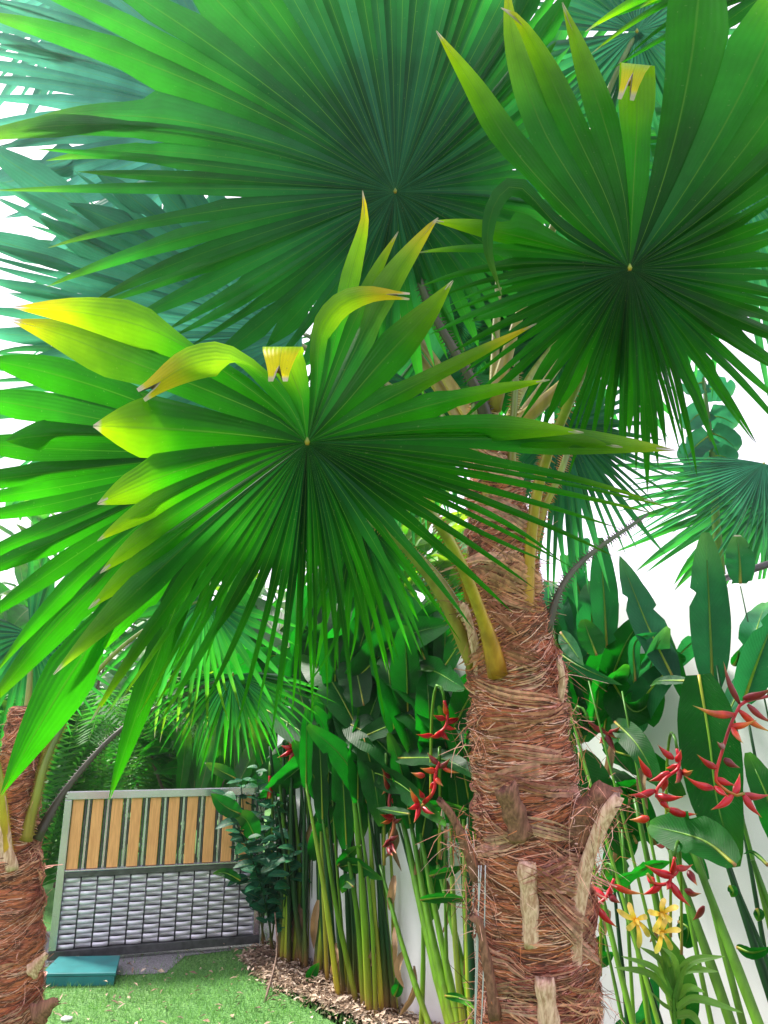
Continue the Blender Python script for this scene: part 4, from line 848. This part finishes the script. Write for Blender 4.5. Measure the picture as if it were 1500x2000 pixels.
fleaf(h4, [(1330, 2030), (1335, 1930), (1290, 1820)], 60, .45, .5, .1); fleaf(h4, [(1325, 1800), (1345, 1815), (1338, 1850)], 50, .4, -.1, .2); fleaf(h4, [(1205, 2010), (1260, 1990), (1280, 1900)], 44, .35, -.2, .2, glauc=0.10); fleaf(h4, [(1175, 1830), (1170, 1870), (1200, 1860)], 34, .6, -.2, .4, lance)
D = 'bract_dark'; O = 'bract_orange'
flower(h4, [(1322, 1462), (1326, 1498), (1300, 1520), (1282, 1550), (1306, 1584)], [(1316, 1482, 1284, 1454), (1321, 1488, 1330, 1464), (1326, 1494, 1300, 1500), (1308, 1508, 1266, 1526), (1272, 1518, 1246, 1476), (1280, 1544, 1225, 1553), (1280, 1554, 1337, 1556), (1304, 1580, 1362, 1590), (1332, 1508, 1354, 1504, O), (1300, 1520, 1294, 1550), (1330, 1504, 1318, 1530, D), (1268, 1597, 1229, 1601, O), (1290, 1562, 1310, 1580)], .8, 'bract', 14, 'bright red flower cluster beside the big leaf')
flower(h4, [(1318, 1674), (1312, 1700), (1306, 1724), (1280, 1726), (1264, 1706)], [(1316, 1712, 1259, 1689), (1320, 1694, 1354, 1688), (1314, 1706, 1318, 1676), (1308, 1722, 1302, 1738), (1292, 1727, 1254, 1748), (1310, 1724, 1350, 1772), (1278, 1724, 1262, 1706), (1345, 1700, 1362, 1730, D), (1338, 1738, 1370, 1745, D), (1374, 1770, 1352, 1798, D), (1310, 1708, 1330, 1694)], .85, 'bract', 14, 'bright red flower above the yellow orchids')
flower(h4, [(1200, 1716), (1184, 1752), (1166, 1770), (1186, 1790)], [(1182, 1756, 1155, 1722), (1186, 1752, 1198, 1722), (1196, 1728, 1258, 1746, O), (1166, 1772, 1206, 1812), (1166, 1774, 1152, 1780), (1190, 1748, 1212, 1764, D)], .95, 'bract', 13, 'red flower touching the trunk')
flower(h4, [(1150, 1410), (1180, 1430), (1205, 1440)], [(1180, 1428, 1150, 1414), (1190, 1432, 1212, 1418), (1185, 1434, 1204, 1470), (1180, 1440, 1170, 1452)], .5, D, 12); flower(h4, [(1302, 1640), (1292, 1648)], [(1300, 1646, 1280, 1650), (1300, 1650, 1318, 1660, D)], .7, 'bract', 11)
h5 = clump('heliconia with dark canes and dusky red flowers at the right picture edge', 1500, 2000, .5)
for bx, by, tx, ty, w, o in ((1560, 2050, 1400, 1640, 17, .5), (1570, 2050, 1440, 1560, 18, .35), (1530, 2050, 1400, 1300, 13, .3), (1590, 2050, 1460, 1400, 14, .3), (1600, 2050, 1470, 1680, 26, .5)):
    cane(h5, bx, by, tx, ty, w, o, 'cane_dark_shaded' if w < 18 else 'cane', R.uniform(-.01, .02))
cane(h5, 1640, 2050, 1446, 1145, 7, .3, 'cane_dark_shaded')
fleaf(h5, [(1446, 1140), (1445, 1100), (1440, 1045)], 60, .3, .25, .1, glauc=0.17); fleaf(h5, [(1452, 1370), (1480, 1290), (1520, 1190)], 80, .4, -.1, .3, glauc=0.20); fleaf(h5, [(1530, 1660), (1500, 1560), (1460, 1470)], 66, .55, .05, .2)
fleaf(h5, [(1432, 1300), (1440, 1285), (1442, 1270)], 22, .3, .0, .3, lance); fleaf(h5, [(1500, 1690), (1470, 1665), (1452, 1668)], 10, .5, -.3, .6, lance); fleaf(h5, [(1440, 1850), (1470, 1860), (1510, 1850)], 26, .5, -.3, .6, lance); fleaf(h5, [(1425, 1730), (1432, 1742), (1428, 1752)], 18, .5, .2, 0, lance); fleaf(h5, [(1478, 1775), (1482, 1785), (1480, 1800)], 20, .5, .3, 0, lance)
flower(h5, [(1500, 1360), (1452, 1372), (1436, 1396), (1424, 1424), (1414, 1456), (1400, 1504), (1400, 1528), (1432, 1552), (1454, 1550)], [(1444, 1374, 1413, 1292, D), (1452, 1364, 1512, 1342, D), (1460, 1376, 1512, 1414, D), (1436, 1396, 1353, 1378, O), (1444, 1388, 1506, 1430, O), (1424, 1420, 1478, 1406, O), (1414, 1456, 1400, 1448, D), (1430, 1420, 1452, 1452, O), (1400, 1500, 1361, 1473), (1414, 1482, 1446, 1500, D), (1400, 1520, 1438, 1534), (1394, 1540, 1336, 1515), (1432, 1552, 1388, 1582), (1434, 1552, 1445, 1510), (1448, 1552, 1506, 1552), (1452, 1552, 1488, 1597), (1398, 1536, 1424, 1556)], .75, 'bract', 14, 'long chain of dusky red and orange bracts')

for cl, n, x0, x1, y0, y1 in ((h1, 5, 550, 650, 1560, 1800), (h2, 7, 650, 780, 1520, 1900), (h3, 6, 790, 920, 1560, 1900), (h4, 7, 1160, 1400, 1420, 1800)):
    for k in range(n):
        x, y, L = R.uniform(x0, x1), R.uniform(y0, y1), R.uniform(50, 110)
        fleaf(cl, [(x, y), (x + R.gauss(0, 8), y + L * .5), (x + R.gauss(0, 16), y + L)], R.uniform(9, 22), .3, 0, R.uniform(-1, 1), lance, 'dead', name='dead_leaf', fold=.7, offs=[.3, .35, .3])
fill(h4, 3, 1200, 1330, 1260, 1400, .05, .3, 120, 200, 50, 80, .0, .3, .15); fill(h5, 2, 1380, 1500, 1180, 1420, .05, .3, 120, 190, 45, 75, .0, .3, .2); fill(h4, 5, 1160, 1400, 1480, 1660, .1, .4, 100, 170, 45, 70, -.1)
# ------------------------------------------------------------------ yellow orchid
def Yo(px): return yw(min(1500, px), 1.15)
ob = at_y(1312, 2000, Yo(1312)); orc = thing('orchid_plant', 'orchid with narrow arching leaves and yellow starry flowers in front of the canes', 'orchid', V((ob.x, ob.y, 0)))
mb = MB(); tube(mb, catmull([V((ob.x + .01, ob.y, 0)), at_y(1318, 2000, Yo(1312)), at_y(1316, 1940, Yo(1312)), at_y(1305, 1870, Yo(1312))], 14), [.008] * 10 + [.006] * 5, 7); mb.build('stem', M['cane'], orc)
def ol(pts, w, dz=(0, -.03, -.08)):
    Y = Yo(1312); P = catmull([at_y(x, y, Y + d) for (x, y), d in zip(pts, dz)], 14); mb = MB(); hw = w / 2 * Y / FPX
    N = [(CAM - p).normalized() + V((0, 0, .5)) for p in P]; blade(mb, P, [hw * (1 - (i / 14) ** 3) ** .8 * (0.75 + .35 * math.sin(math.pi * i / 14)) + .0008 for i in range(15)], N, .5, 5); mb.build('leaf', M['orchid_leaf'], orc, age=R.uniform(-.2, .2), glauc=0.0)
for p, w in (([(1312, 1950), (1270, 1905), (1200, 1890)], 13), ([(1312, 1945), (1280, 1895), (1214, 1868)], 12), ([(1314, 1930), (1290, 1880), (1250, 1850)], 14), ([(1314, 1935), (1300, 1880), (1280, 1840)], 15), ([(1318, 1935), (1315, 1880), (1292, 1850)], 16),
             ([(1318, 1920), (1350, 1880), (1415, 1868)], 14), ([(1318, 1915), (1345, 1895), (1402, 1898)], 13), ([(1320, 1950), (1345, 1932), (1376, 1938)], 14), ([(1322, 1970), (1360, 1952), (1450, 1978)], 12), ([(1316, 1975), (1290, 1960), (1268, 1935)], 8), ([(1322, 1985), (1350, 1985), (1372, 2010)], 14), ([(1318, 1960), (1330, 1915), (1345, 1880)], 10)): ol(p, w)
def ofl(c, tips, w):
    fl = part('flower', orc); Y = Yo(1312) - .08
    for x, y in tips:
        P = catmull([at_y(*c, Y), at_y((c[0] + x) / 2 + (y - c[1]) * .06, (c[1] + y) / 2 - (x - c[0]) * .06, Y - .015), at_y(x, y, Y + .01)], 8); hw = w / 2 * Y / FPX
        mb = MB(); blade(mb, P, [hw * q for q in (.35, .5, .7, .9, 1, 1.05, 1, .75, .2)], [(CAM - p).normalized() for p in P], .35, 5, .1); mb.build('petal', M['orchid'], fl)
    P = catmull([at_y(*c, Y), at_y(c[0] + 2, c[1] + 6, Y - .02), at_y(c[0] + 6, c[1] + 10, Y - .03)], 6); mb = MB(); tube(mb, P, [.005, .006, .006, .005, .004, .003, .001], 6); mb.build('lip', M['orchid'], fl)
ofl((1243, 1797), [(1205, 1776), (1228, 1762), (1264, 1790), (1268, 1830), (1248, 1852), (1224, 1816)], 9)
ofl((1292, 1785), [(1298, 1754), (1325, 1770), (1312, 1800), (1276, 1820), (1265, 1779)], 9)
ofl((1292, 1822), [(1302, 1794), (1330, 1816), (1312, 1856), (1280, 1862), (1280, 1815)], 9)
mb = MB(); tube(mb, catmull([at_y(1306, 1880, Yo(1312)), at_y(1290, 1845, Yo(1312) - .05), at_y(1262, 1812, Yo(1312) - .07), at_y(1243, 1797, Yo(1312) - .075)], 10), .003, 5)
tube(mb, catmull([at_y(1290, 1845, Yo(1312) - .05), at_y(1294, 1822, Yo(1312) - .07), at_y(1292, 1785, Yo(1312) - .075)], 6), .003, 5); mb.build('flower_stalk', M['cane'], orc)

# ------------------------------------------------------------------ leafy shrub by the gate
def leaf_mesh(name, mat, w, fold=.25, droop=.2, prof=lance, n=6, cols=3):
    P = [V((t, 0, -droop * t * t)) for t in [i / n for i in range(n + 1)]]; mb = MB()
    blade(mb, P, [max(.004, w * prof(i / n)) for i in range(n + 1)], V((0, 0, 1)), fold, cols, .06, R.random() * 6); return mb.mesh(name, M[mat])
def orient(p, d, nrm, s):
    d = d.normalized(); y = nrm.cross(d)
    if y.length < 1e-3: y = V((0, 1, 0)).cross(d)
    y.normalize(); z = d.cross(y)
    return Matrix(((d.x * s, y.x * s, z.x * s, p.x), (d.y * s, y.y * s, z.y * s, p.y), (d.z * s, y.z * s, z.z * s, p.z), (0, 0, 0, 1)))
SL = [leaf_mesh('leaf', 'shrub', w, f, d) for w, f, d in ((.27, .2, .2), (.31, .3, .35), (.24, .15, .1))]
sb = ground(525, 1862); shrub = thing('leafy_shrub', 'upright shrub with small blue green paired leaves at the right end of the gate', 'shrub', sb)
for bx, by, tx, ty, dy in ((520, 1850, 470, 1520, -.1), (530, 1860, 500, 1500, 0), (540, 1860, 560, 1530, -.1), (515, 1855, 440, 1560, -.25), (548, 1866, 590, 1560, .0), (528, 1860, 530, 1560, -.3), (510, 1850, 520, 1650, -.35), (535, 1862, 480, 1640, -.4), (550, 1870, 575, 1660, -.3)):
    b = ground(bx, by); t = at_y(tx, ty, b.y + dy); P = catmull([b, b.lerp(t, .5) + V((R.gauss(0, .05), R.gauss(0, .05), 0)), t], 16); mb = MB(); tube(mb, P, [.008 - .005 * i / 16 for i in range(17)], 5); mb.build('stem', M['cane_dark_shaded'], shrub)
    T = tangents(P)
    for i in range(4, 17):
        for q in range(3 if i % 2 else 2):
            ph = i * 1.4 + q * 2.1 + R.gauss(0, .3); d = V((math.cos(ph), math.sin(ph), R.uniform(-.1, .6))); p = P[min(16, i)] + V((R.gauss(0, .02), R.gauss(0, .02), R.gauss(0, .02)))
            place('leaf', R.choice(SL), shrub, orient(p, d, V((R.gauss(0, .3), -.5, 1)), R.uniform(.085, .15) * (1.1 if i < 14 else .9)), age=R.uniform(-.2, .15) + (.55 if i > 14 else 0), glauc=0.0)
for pts, w, a in (([(470, 1590), (440, 1575), (412, 1550)], 36, .0), ([(500, 1640), (480, 1600), (455, 1590)], 40, .3), ([(460, 1520), (430, 1505), (400, 1490)], 26, .5), ([(470, 1720), (440, 1705), (415, 1706)], 20, .2)):
    fleaf(shrub, pts, w, 100 + sb.y - .3, a, .3, lance, 'heli')

# ------------------------------------------------------------------ foliage beyond the gate and the wall
BL = {k: [leaf_mesh('leaf', k, w, f, d, lance, 7, 5) for w, f, d in ((.22, .25, .3), (.28, .15, .45), (.19, .3, .15), (.33, .1, .3))] for k in ('bush', 'heli')}
def bush(name, label, cat, base, c, rx, ry, rz, n, s0, s1, mat, age, group=None, stems=7, glauc=0.0, up=.35):
    t = thing(name, label, cat, base, group); tips = []
    for k in range(n):
        while 1:
            u = V((R.uniform(-1, 1), R.uniform(-1, 1), R.uniform(-1, 1)))
            if .25 < u.length < 1: break
        if noise.noise(V(u) * 2.1 + V(base)) < -.28: continue
        p = c + V((u.x * rx, u.y * ry, u.z * rz)); d = (V((u.x, u.y * .8 - .15, u.z * .5 + R.gauss(up, .4))) + V((R.gauss(0, .3), R.gauss(0, .3), 0)))
        nrm = V((R.gauss(0, .5), R.gauss(-.5, .4), 1)); tips.append(p)
        place('leaf', R.choice(BL[mat]), t, orient(p, d, nrm, R.uniform(s0, s1)), age=age + R.uniform(-.25, .35) + .25 * u.z, glauc=glauc)
    for k in range(stems):
        q = R.choice(tips); mb = MB(); P = catmull([base + V((R.gauss(0, .08), R.gauss(0, .08), 0)), base.lerp(q, .5) + V((R.gauss(0, .15), 0, .2)), q], 10); tube(mb, P, [.03 - .022 * i / 10 for i in range(11)], 6); mb.build('stem', M['bark'], t)
    return t
def gp(px, Y): p = at_y(px, 1400, Y); return V((p.x, Y, 0))
def zc(px, y, Y): return at_y(px, y, Y)
G2 = 'broad leaved plants beyond the gate'
bush('broadleaf_shrub', 'bright lime green broad leaved plant behind the trunk, above the dark canes', 'shrub', gp(760, 6.6), zc(770, 1150, 6.6), .85, .5, .72, 200, .30, .52, 'bush', .5, G2)
bush('broadleaf_shrub', 'dark broad leaved plant low between the gate and the palm trunk', 'shrub', gp(740, 6.3), zc(720, 1400, 6.3), .8, .35, .5, 120, .25, .42, 'heli', -.15, G2)
bush('broadleaf_shrub', 'mid green broad leaved plant just beyond the right half of the gate', 'shrub', gp(420, 7.6), zc(440, 1400, 7.6), 1.0, .5, .7, 170, .28, .5, 'bush', .0, G2, up=.8)
bush('broadleaf_shrub', 'leafy green bush beyond the left half of the gate', 'shrub', gp(180, 8.4), zc(160, 1400, 8.4), 1.3, .6, .95, 190, .28, .5, 'bush', -.05, G2)
G3 = 'garden trees beyond the gate'
bush('garden_tree', 'leafy tree far behind the gate on the left', 'tree', gp(120, 11), zc(120, 1190, 11), 2.6, 1.0, 1.7, 260, .4, .7, 'bush', .0, G3, 9)
bush('garden_tree', 'leafy tree far behind, between the gate and the trunk', 'tree', gp(480, 10), zc(500, 1200, 10), 1.9, 1.0, 1.5, 260, .35, .65, 'bush', .1, G3, 9)
bush('garden_tree', 'darker leafy tree far behind the gate, reaching the trunk', 'tree', gp(860, 9), zc(850, 1260, 9), 1.2, .8, 1.1, 190, .35, .6, 'heli', .05, G3, 8)
bush('broadleaf_shrub', 'dark shrub under the trees directly behind the gate', 'shrub', gp(330, 9.3), zc(330, 1560, 9.3), 2.6, .5, .8, 220, .35, .6, 'heli', -.1, G2)
bush('broadleaf_shrub', 'leafy shrub behind the left palm trunk', 'shrub', gp(20, 6.8), zc(30, 1500, 6.8), .65, .4, .9, 150, .22, .4, 'heli', .05, G2)
# upright banana-like leaves behind the gate
bp = gp(430, 7.0); ban = thing('banana_plant', 'young banana plant with upright pale green leaves above the gate', 'banana plant', bp)
for k in range(14):
    x = R.uniform(330, 500); tx = x + R.gauss(0, 40); fleaf(ban, [(x, 1560), ((x + tx) / 2, 1490), (tx, R.uniform(1360, 1430))], R.uniform(26, 40), 100 + 7.0 + R.uniform(-.2, .2), R.uniform(0, .4), R.uniform(-.8, .8), lance, 'bush', fold=.3)
# banana by the right, behind the wall
bq = at_y(1390, 1200, wall_y(1390) + 1.0); ban2 = thing('banana_plant', 'banana plant with a torn hanging leaf rising behind the wall at the right', 'banana plant', V((bq.x, bq.y, 0)))
YB = bq.y + 100
for x0, x1, ya, yb in ((1378, 1340, 745, 770), (1380, 1432, 760, 770), (1382, 1336, 800, 838), (1384, 1440, 812, 832), (1386, 1332, 850, 905), (1388, 1442, 845, 880), (1390, 1345, 890, 930), (1390, 1436, 890, 905)):
    fleaf(ban2, [(x0, ya), ((x0 + x1) / 2, (ya + yb) / 2 - 6), (x1, yb)], 52, YB, .0, .2, lambda t: .95 * (1 - t ** 6) ** .5, 'heli', glauc=.35)
mb = MB(); tube(mb, catmull([V((bq.x, bq.y, 0)), at_y(1405, 1100, bq.y), at_y(1392, 900, bq.y), at_y(1372, 730, bq.y)], 20), [.07 - .06 * i / 20 for i in range(21)], 8); mb.build('stem', M['cane'], ban2)
# feathery palms behind the gate
def feather(parent, P, wl, n=26, mat='fern', age=0):
    C = catmull(P, n); T = tangents(C); mb = MB(); tube(mb, C, [.008 - .006 * i / n for i in range(n + 1)], 5)
    for i in range(3, n + 1):
        s, b = frame_of(T[i], V((0, 0, 1))); L = wl * math.sin(math.pi * (.15 + .8 * i / n)) ** .7
        for sd in (-1, 1):
            for q in (0, .5):
                p = C[i] if not q or i == n else C[i].lerp(C[i + 1], .5); d = (s * sd + T[i] * .55 + V((0, 0, -.15))).normalized(); w = T[i] * .013
                e = p + d * L * R.uniform(.85, 1.1) + V((0, 0, -.12 * L)); m = p.lerp(e, .5) + V((0, 0, .03 * L))
                a = [mb.vert(p, .5, .1), mb.vert(m - w, 0, .5), mb.vert(m + w, 1, .5), mb.vert(e, .5, .95)]; mb.f += [(a[0], a[1], a[2]), (a[1], a[3], a[2])]
    mb.build('leaf', M[mat], parent, age=age, glauc=0.0)
for lab, px, Y, n in (('feathery palm arching behind the left half of the gate', 210, 7.0, 11), ('feathery palm beside the left palm trunk, lower than its neighbour', 110, 6.5, 9), ('feathery palm behind the middle of the gate', 330, 8.0, 11)):
    b = gp(px, Y); fp = thing('feather_palm', lab, 'palm', b, 'feathery palms behind the gate')
    for k in range(n):
        a = k * 2.4 + R.gauss(0, .2); d = V((math.cos(a), math.sin(a) * .7, 0)); h = R.uniform(1.5, 2.1)
        feather(fp, [b + V((0, 0, .1)), b + d * .18 + V((0, 0, h * .6)), b + d * .55 + V((0, 0, h)), b + d * 1.1 + V((0, 0, h * .88))], .30, 26, 'fern', R.uniform(-.1, .3))
# a far belt of trees closes the view at the horizon
mb = MB()
for k in range(5200):
    a = rad(R.uniform(20, 175)); rr_ = R.uniform(17, 24); x, y = rr_ * math.cos(a), rr_ * math.sin(a); h = 3.2 + 1.2 * noise.noise(V((x * .3, y * .3, 0)))
    if x > 3.5 and y < 16: h *= .55
    p = V((x, y, R.random() ** .7 * h)); d = V((R.gauss(0, 1), R.gauss(0, 1), R.gauss(0, .7))).normalized() * R.uniform(.3, .55); s = d.cross(V((R.gauss(0, .4), -1, 1))).normalized() * .16
    i = [mb.vert(p - d, .5, 0), mb.vert(p + s, 1, .5), mb.vert(p + d, .5, 1), mb.vert(p - s, 0, .5)]; mb.f.append(tuple(i))
mb.build('far_treeline', M['bush'], None, True, kind='stuff', age=-.1, glauc=.1)

# ------------------------------------------------------------------ small things
mb = MB(); a_, b_ = ground(517, 1958), ground(552, 1868); tube(mb, catmull([a_, a_.lerp(b_, .5) + V((.01, 0, .14)), V((b_.x - .02, b_.y - .35, .36))], 8), [.007, .008, .008, .007, .007, .006, .006, .005, .004], 6)
o = mb.build('garden_stake', M['twig'], None); o['label'] = 'thin dry stick leaning in the bed at the edge of the lawn'; o['category'] = 'stick'
pb = ground(664, 1925); mb = MB(); tp = at_y(650, 1690, pb.y); tube(mb, catmull([pb, pb.lerp(tp, .5), tp], 8), .017, 10); o = mb.build('drain_pipe', M['pipe'], None); o['label'] = 'short upright grey pipe standing among the canes'; o['category'] = 'pipe'
lfb = ground(606, 1922); sd = thing('seedling', 'single bright green leaf standing up from the dry bed', 'seedling', lfb)
fleaf(sd, [(603, 1925), (610, 1900), (624, 1880)], 24, 100 + lfb.y, .1, .3, lance, 'heli')
mb = MB(); Yr = wall_y(1460) + .25; tube(mb, [at_y(1412, 1130, Yr), at_y(1500, 1102, Yr), at_y(1640, 1060, Yr)], .016, 8); o = mb.build('metal_rail', M['cable'], None); o['label'] = 'dark thin bar sloping above the wall at the right edge'; o['category'] = 'rail'
mb = MB()
for x0, dx in ((936, -4), (944, 2), (931, 3)):
    tube(mb, catmull([at(x0 + 4, 1690, 1.80), at(x0 + dx, 1820, 1.79), at(x0 - 4 + dx, 1960, 1.79), at(x0 - 8, 2060, 1.80)], 12), .0016, 5)
o = mb.build('tie_wire', M['pipe'], None); o['label'] = 'thin grey wire hanging down the left side of the palm trunk'; o['category'] = 'wire'
# grass and litter
def inside(p, poly):
    c = False; n = len(poly)
    for i in range(n):
        (x1, y1), (x2, y2) = poly[i], poly[i - 1]
        if (y1 > p[1]) != (y2 > p[1]) and p[0] < (x2 - x1) * (p[1] - y1) / (y2 - y1) + x1: c = not c
    return c
grav = [(p.x, p.y) for p in sheet_pts]; bxp = [(p.x, p.y) for p in (fl, fr, br, bl)]
mb = MB(); cnt = 0
while cnt < 42000:
    x, y = R.uniform(-3.6, 0.6), R.uniform(3.2, 6.6)
    if R.random() > min(1, (3.9 / y) ** 1.5 + .25): continue
    jx, jy = x + .09 * noise.noise(V((x * 6, y * 6, 1))) + R.gauss(0, .03), y + .09 * noise.noise(V((x * 6, y * 6, 7))) + R.gauss(0, .03)
    if noise.noise(V((x * 1.6, y * 1.6, 4))) < -.35 and R.random() < .6: continue
    if inside((jx, jy), bed) and R.random() > .02 or inside((jx, jy), grav) and R.random() > .05 or inside((x, y), bxp): continue
    cnt += 1; a = R.random() * 6.28; h = R.uniform(.018, .045) * (1 + .5 * noise.noise(V((x * 3, y * 3, 0)))); w = R.uniform(.0015, .003)
    dx, dy = math.cos(a) * w, math.sin(a) * w; lx, ly = R.gauss(0, .5) * h, R.gauss(0, .5) * h
    i = [mb.vert((x - dx, y - dy, 0), 0, 0), mb.vert((x + dx, y + dy, 0), 1, 0), mb.vert((x + lx, y + ly, h), .5, .9)]; mb.f.append(tuple(i))
mb.build('grass', M['grass'], None, True, kind='stuff', age=0.1, glauc=0.0)
mb = MB(); cnt = 0
while cnt < 7000:
    x, y = R.uniform(-2.2, 1.5), R.uniform(2.6, 6.3)
    if not inside((x, y), bed) and (R.random() > .02 or inside((x, y), bxp)) and not (inside((x - .0, y + .12), bed) and R.random() < .5): continue
    cnt += 1; L = R.uniform(.008, .032); a = R.random() * 6.28; d = V((math.cos(a), math.sin(a), R.gauss(0, .25))); s = V((-d.y, d.x, R.gauss(0, .4))) * L * R.uniform(.15, .45); p = V((x, y, R.uniform(.008, .05)))
    c = R.choice(((.38, .28, .20), (.48, .37, .27), (.28, .19, .13), (.56, .46, .36), (.20, .14, .10))); q = d * L
    i = [mb.vert(p - q, 0, 0, c), mb.vert(p + s + V((0, 0, .006)), 0, 0, c), mb.vert(p + q, 0, 0, c), mb.vert(p - s + V((0, 0, .006)), 0, 0, c)]; mb.f += [(i[0], i[1], i[2]), (i[0], i[2], i[3])]
mb.build('leaf_litter', M['litter'], None, True, True, kind='stuff')

# ------------------------------------------------------------------ hazy air, glowing towards the sun
s = NT('hazy_air'); pv = s.n('ShaderNodeVolumePrincipled'); pv.inputs['Color'].default_value = (0.86, 0.94, 1.0, 1); pv.inputs['Density'].default_value = 0.0038; pv.inputs['Anisotropy'].default_value = 0.84
s.l(pv.outputs[0], s.out.inputs['Volume'])
mb = MB(); box(mb, V((-26, -4, -1)), V((52, 0, 0)), V((0, 31, 0)), V((0, 0, 9))); mb.build('haze', s.m, None, False, kind='stuff')
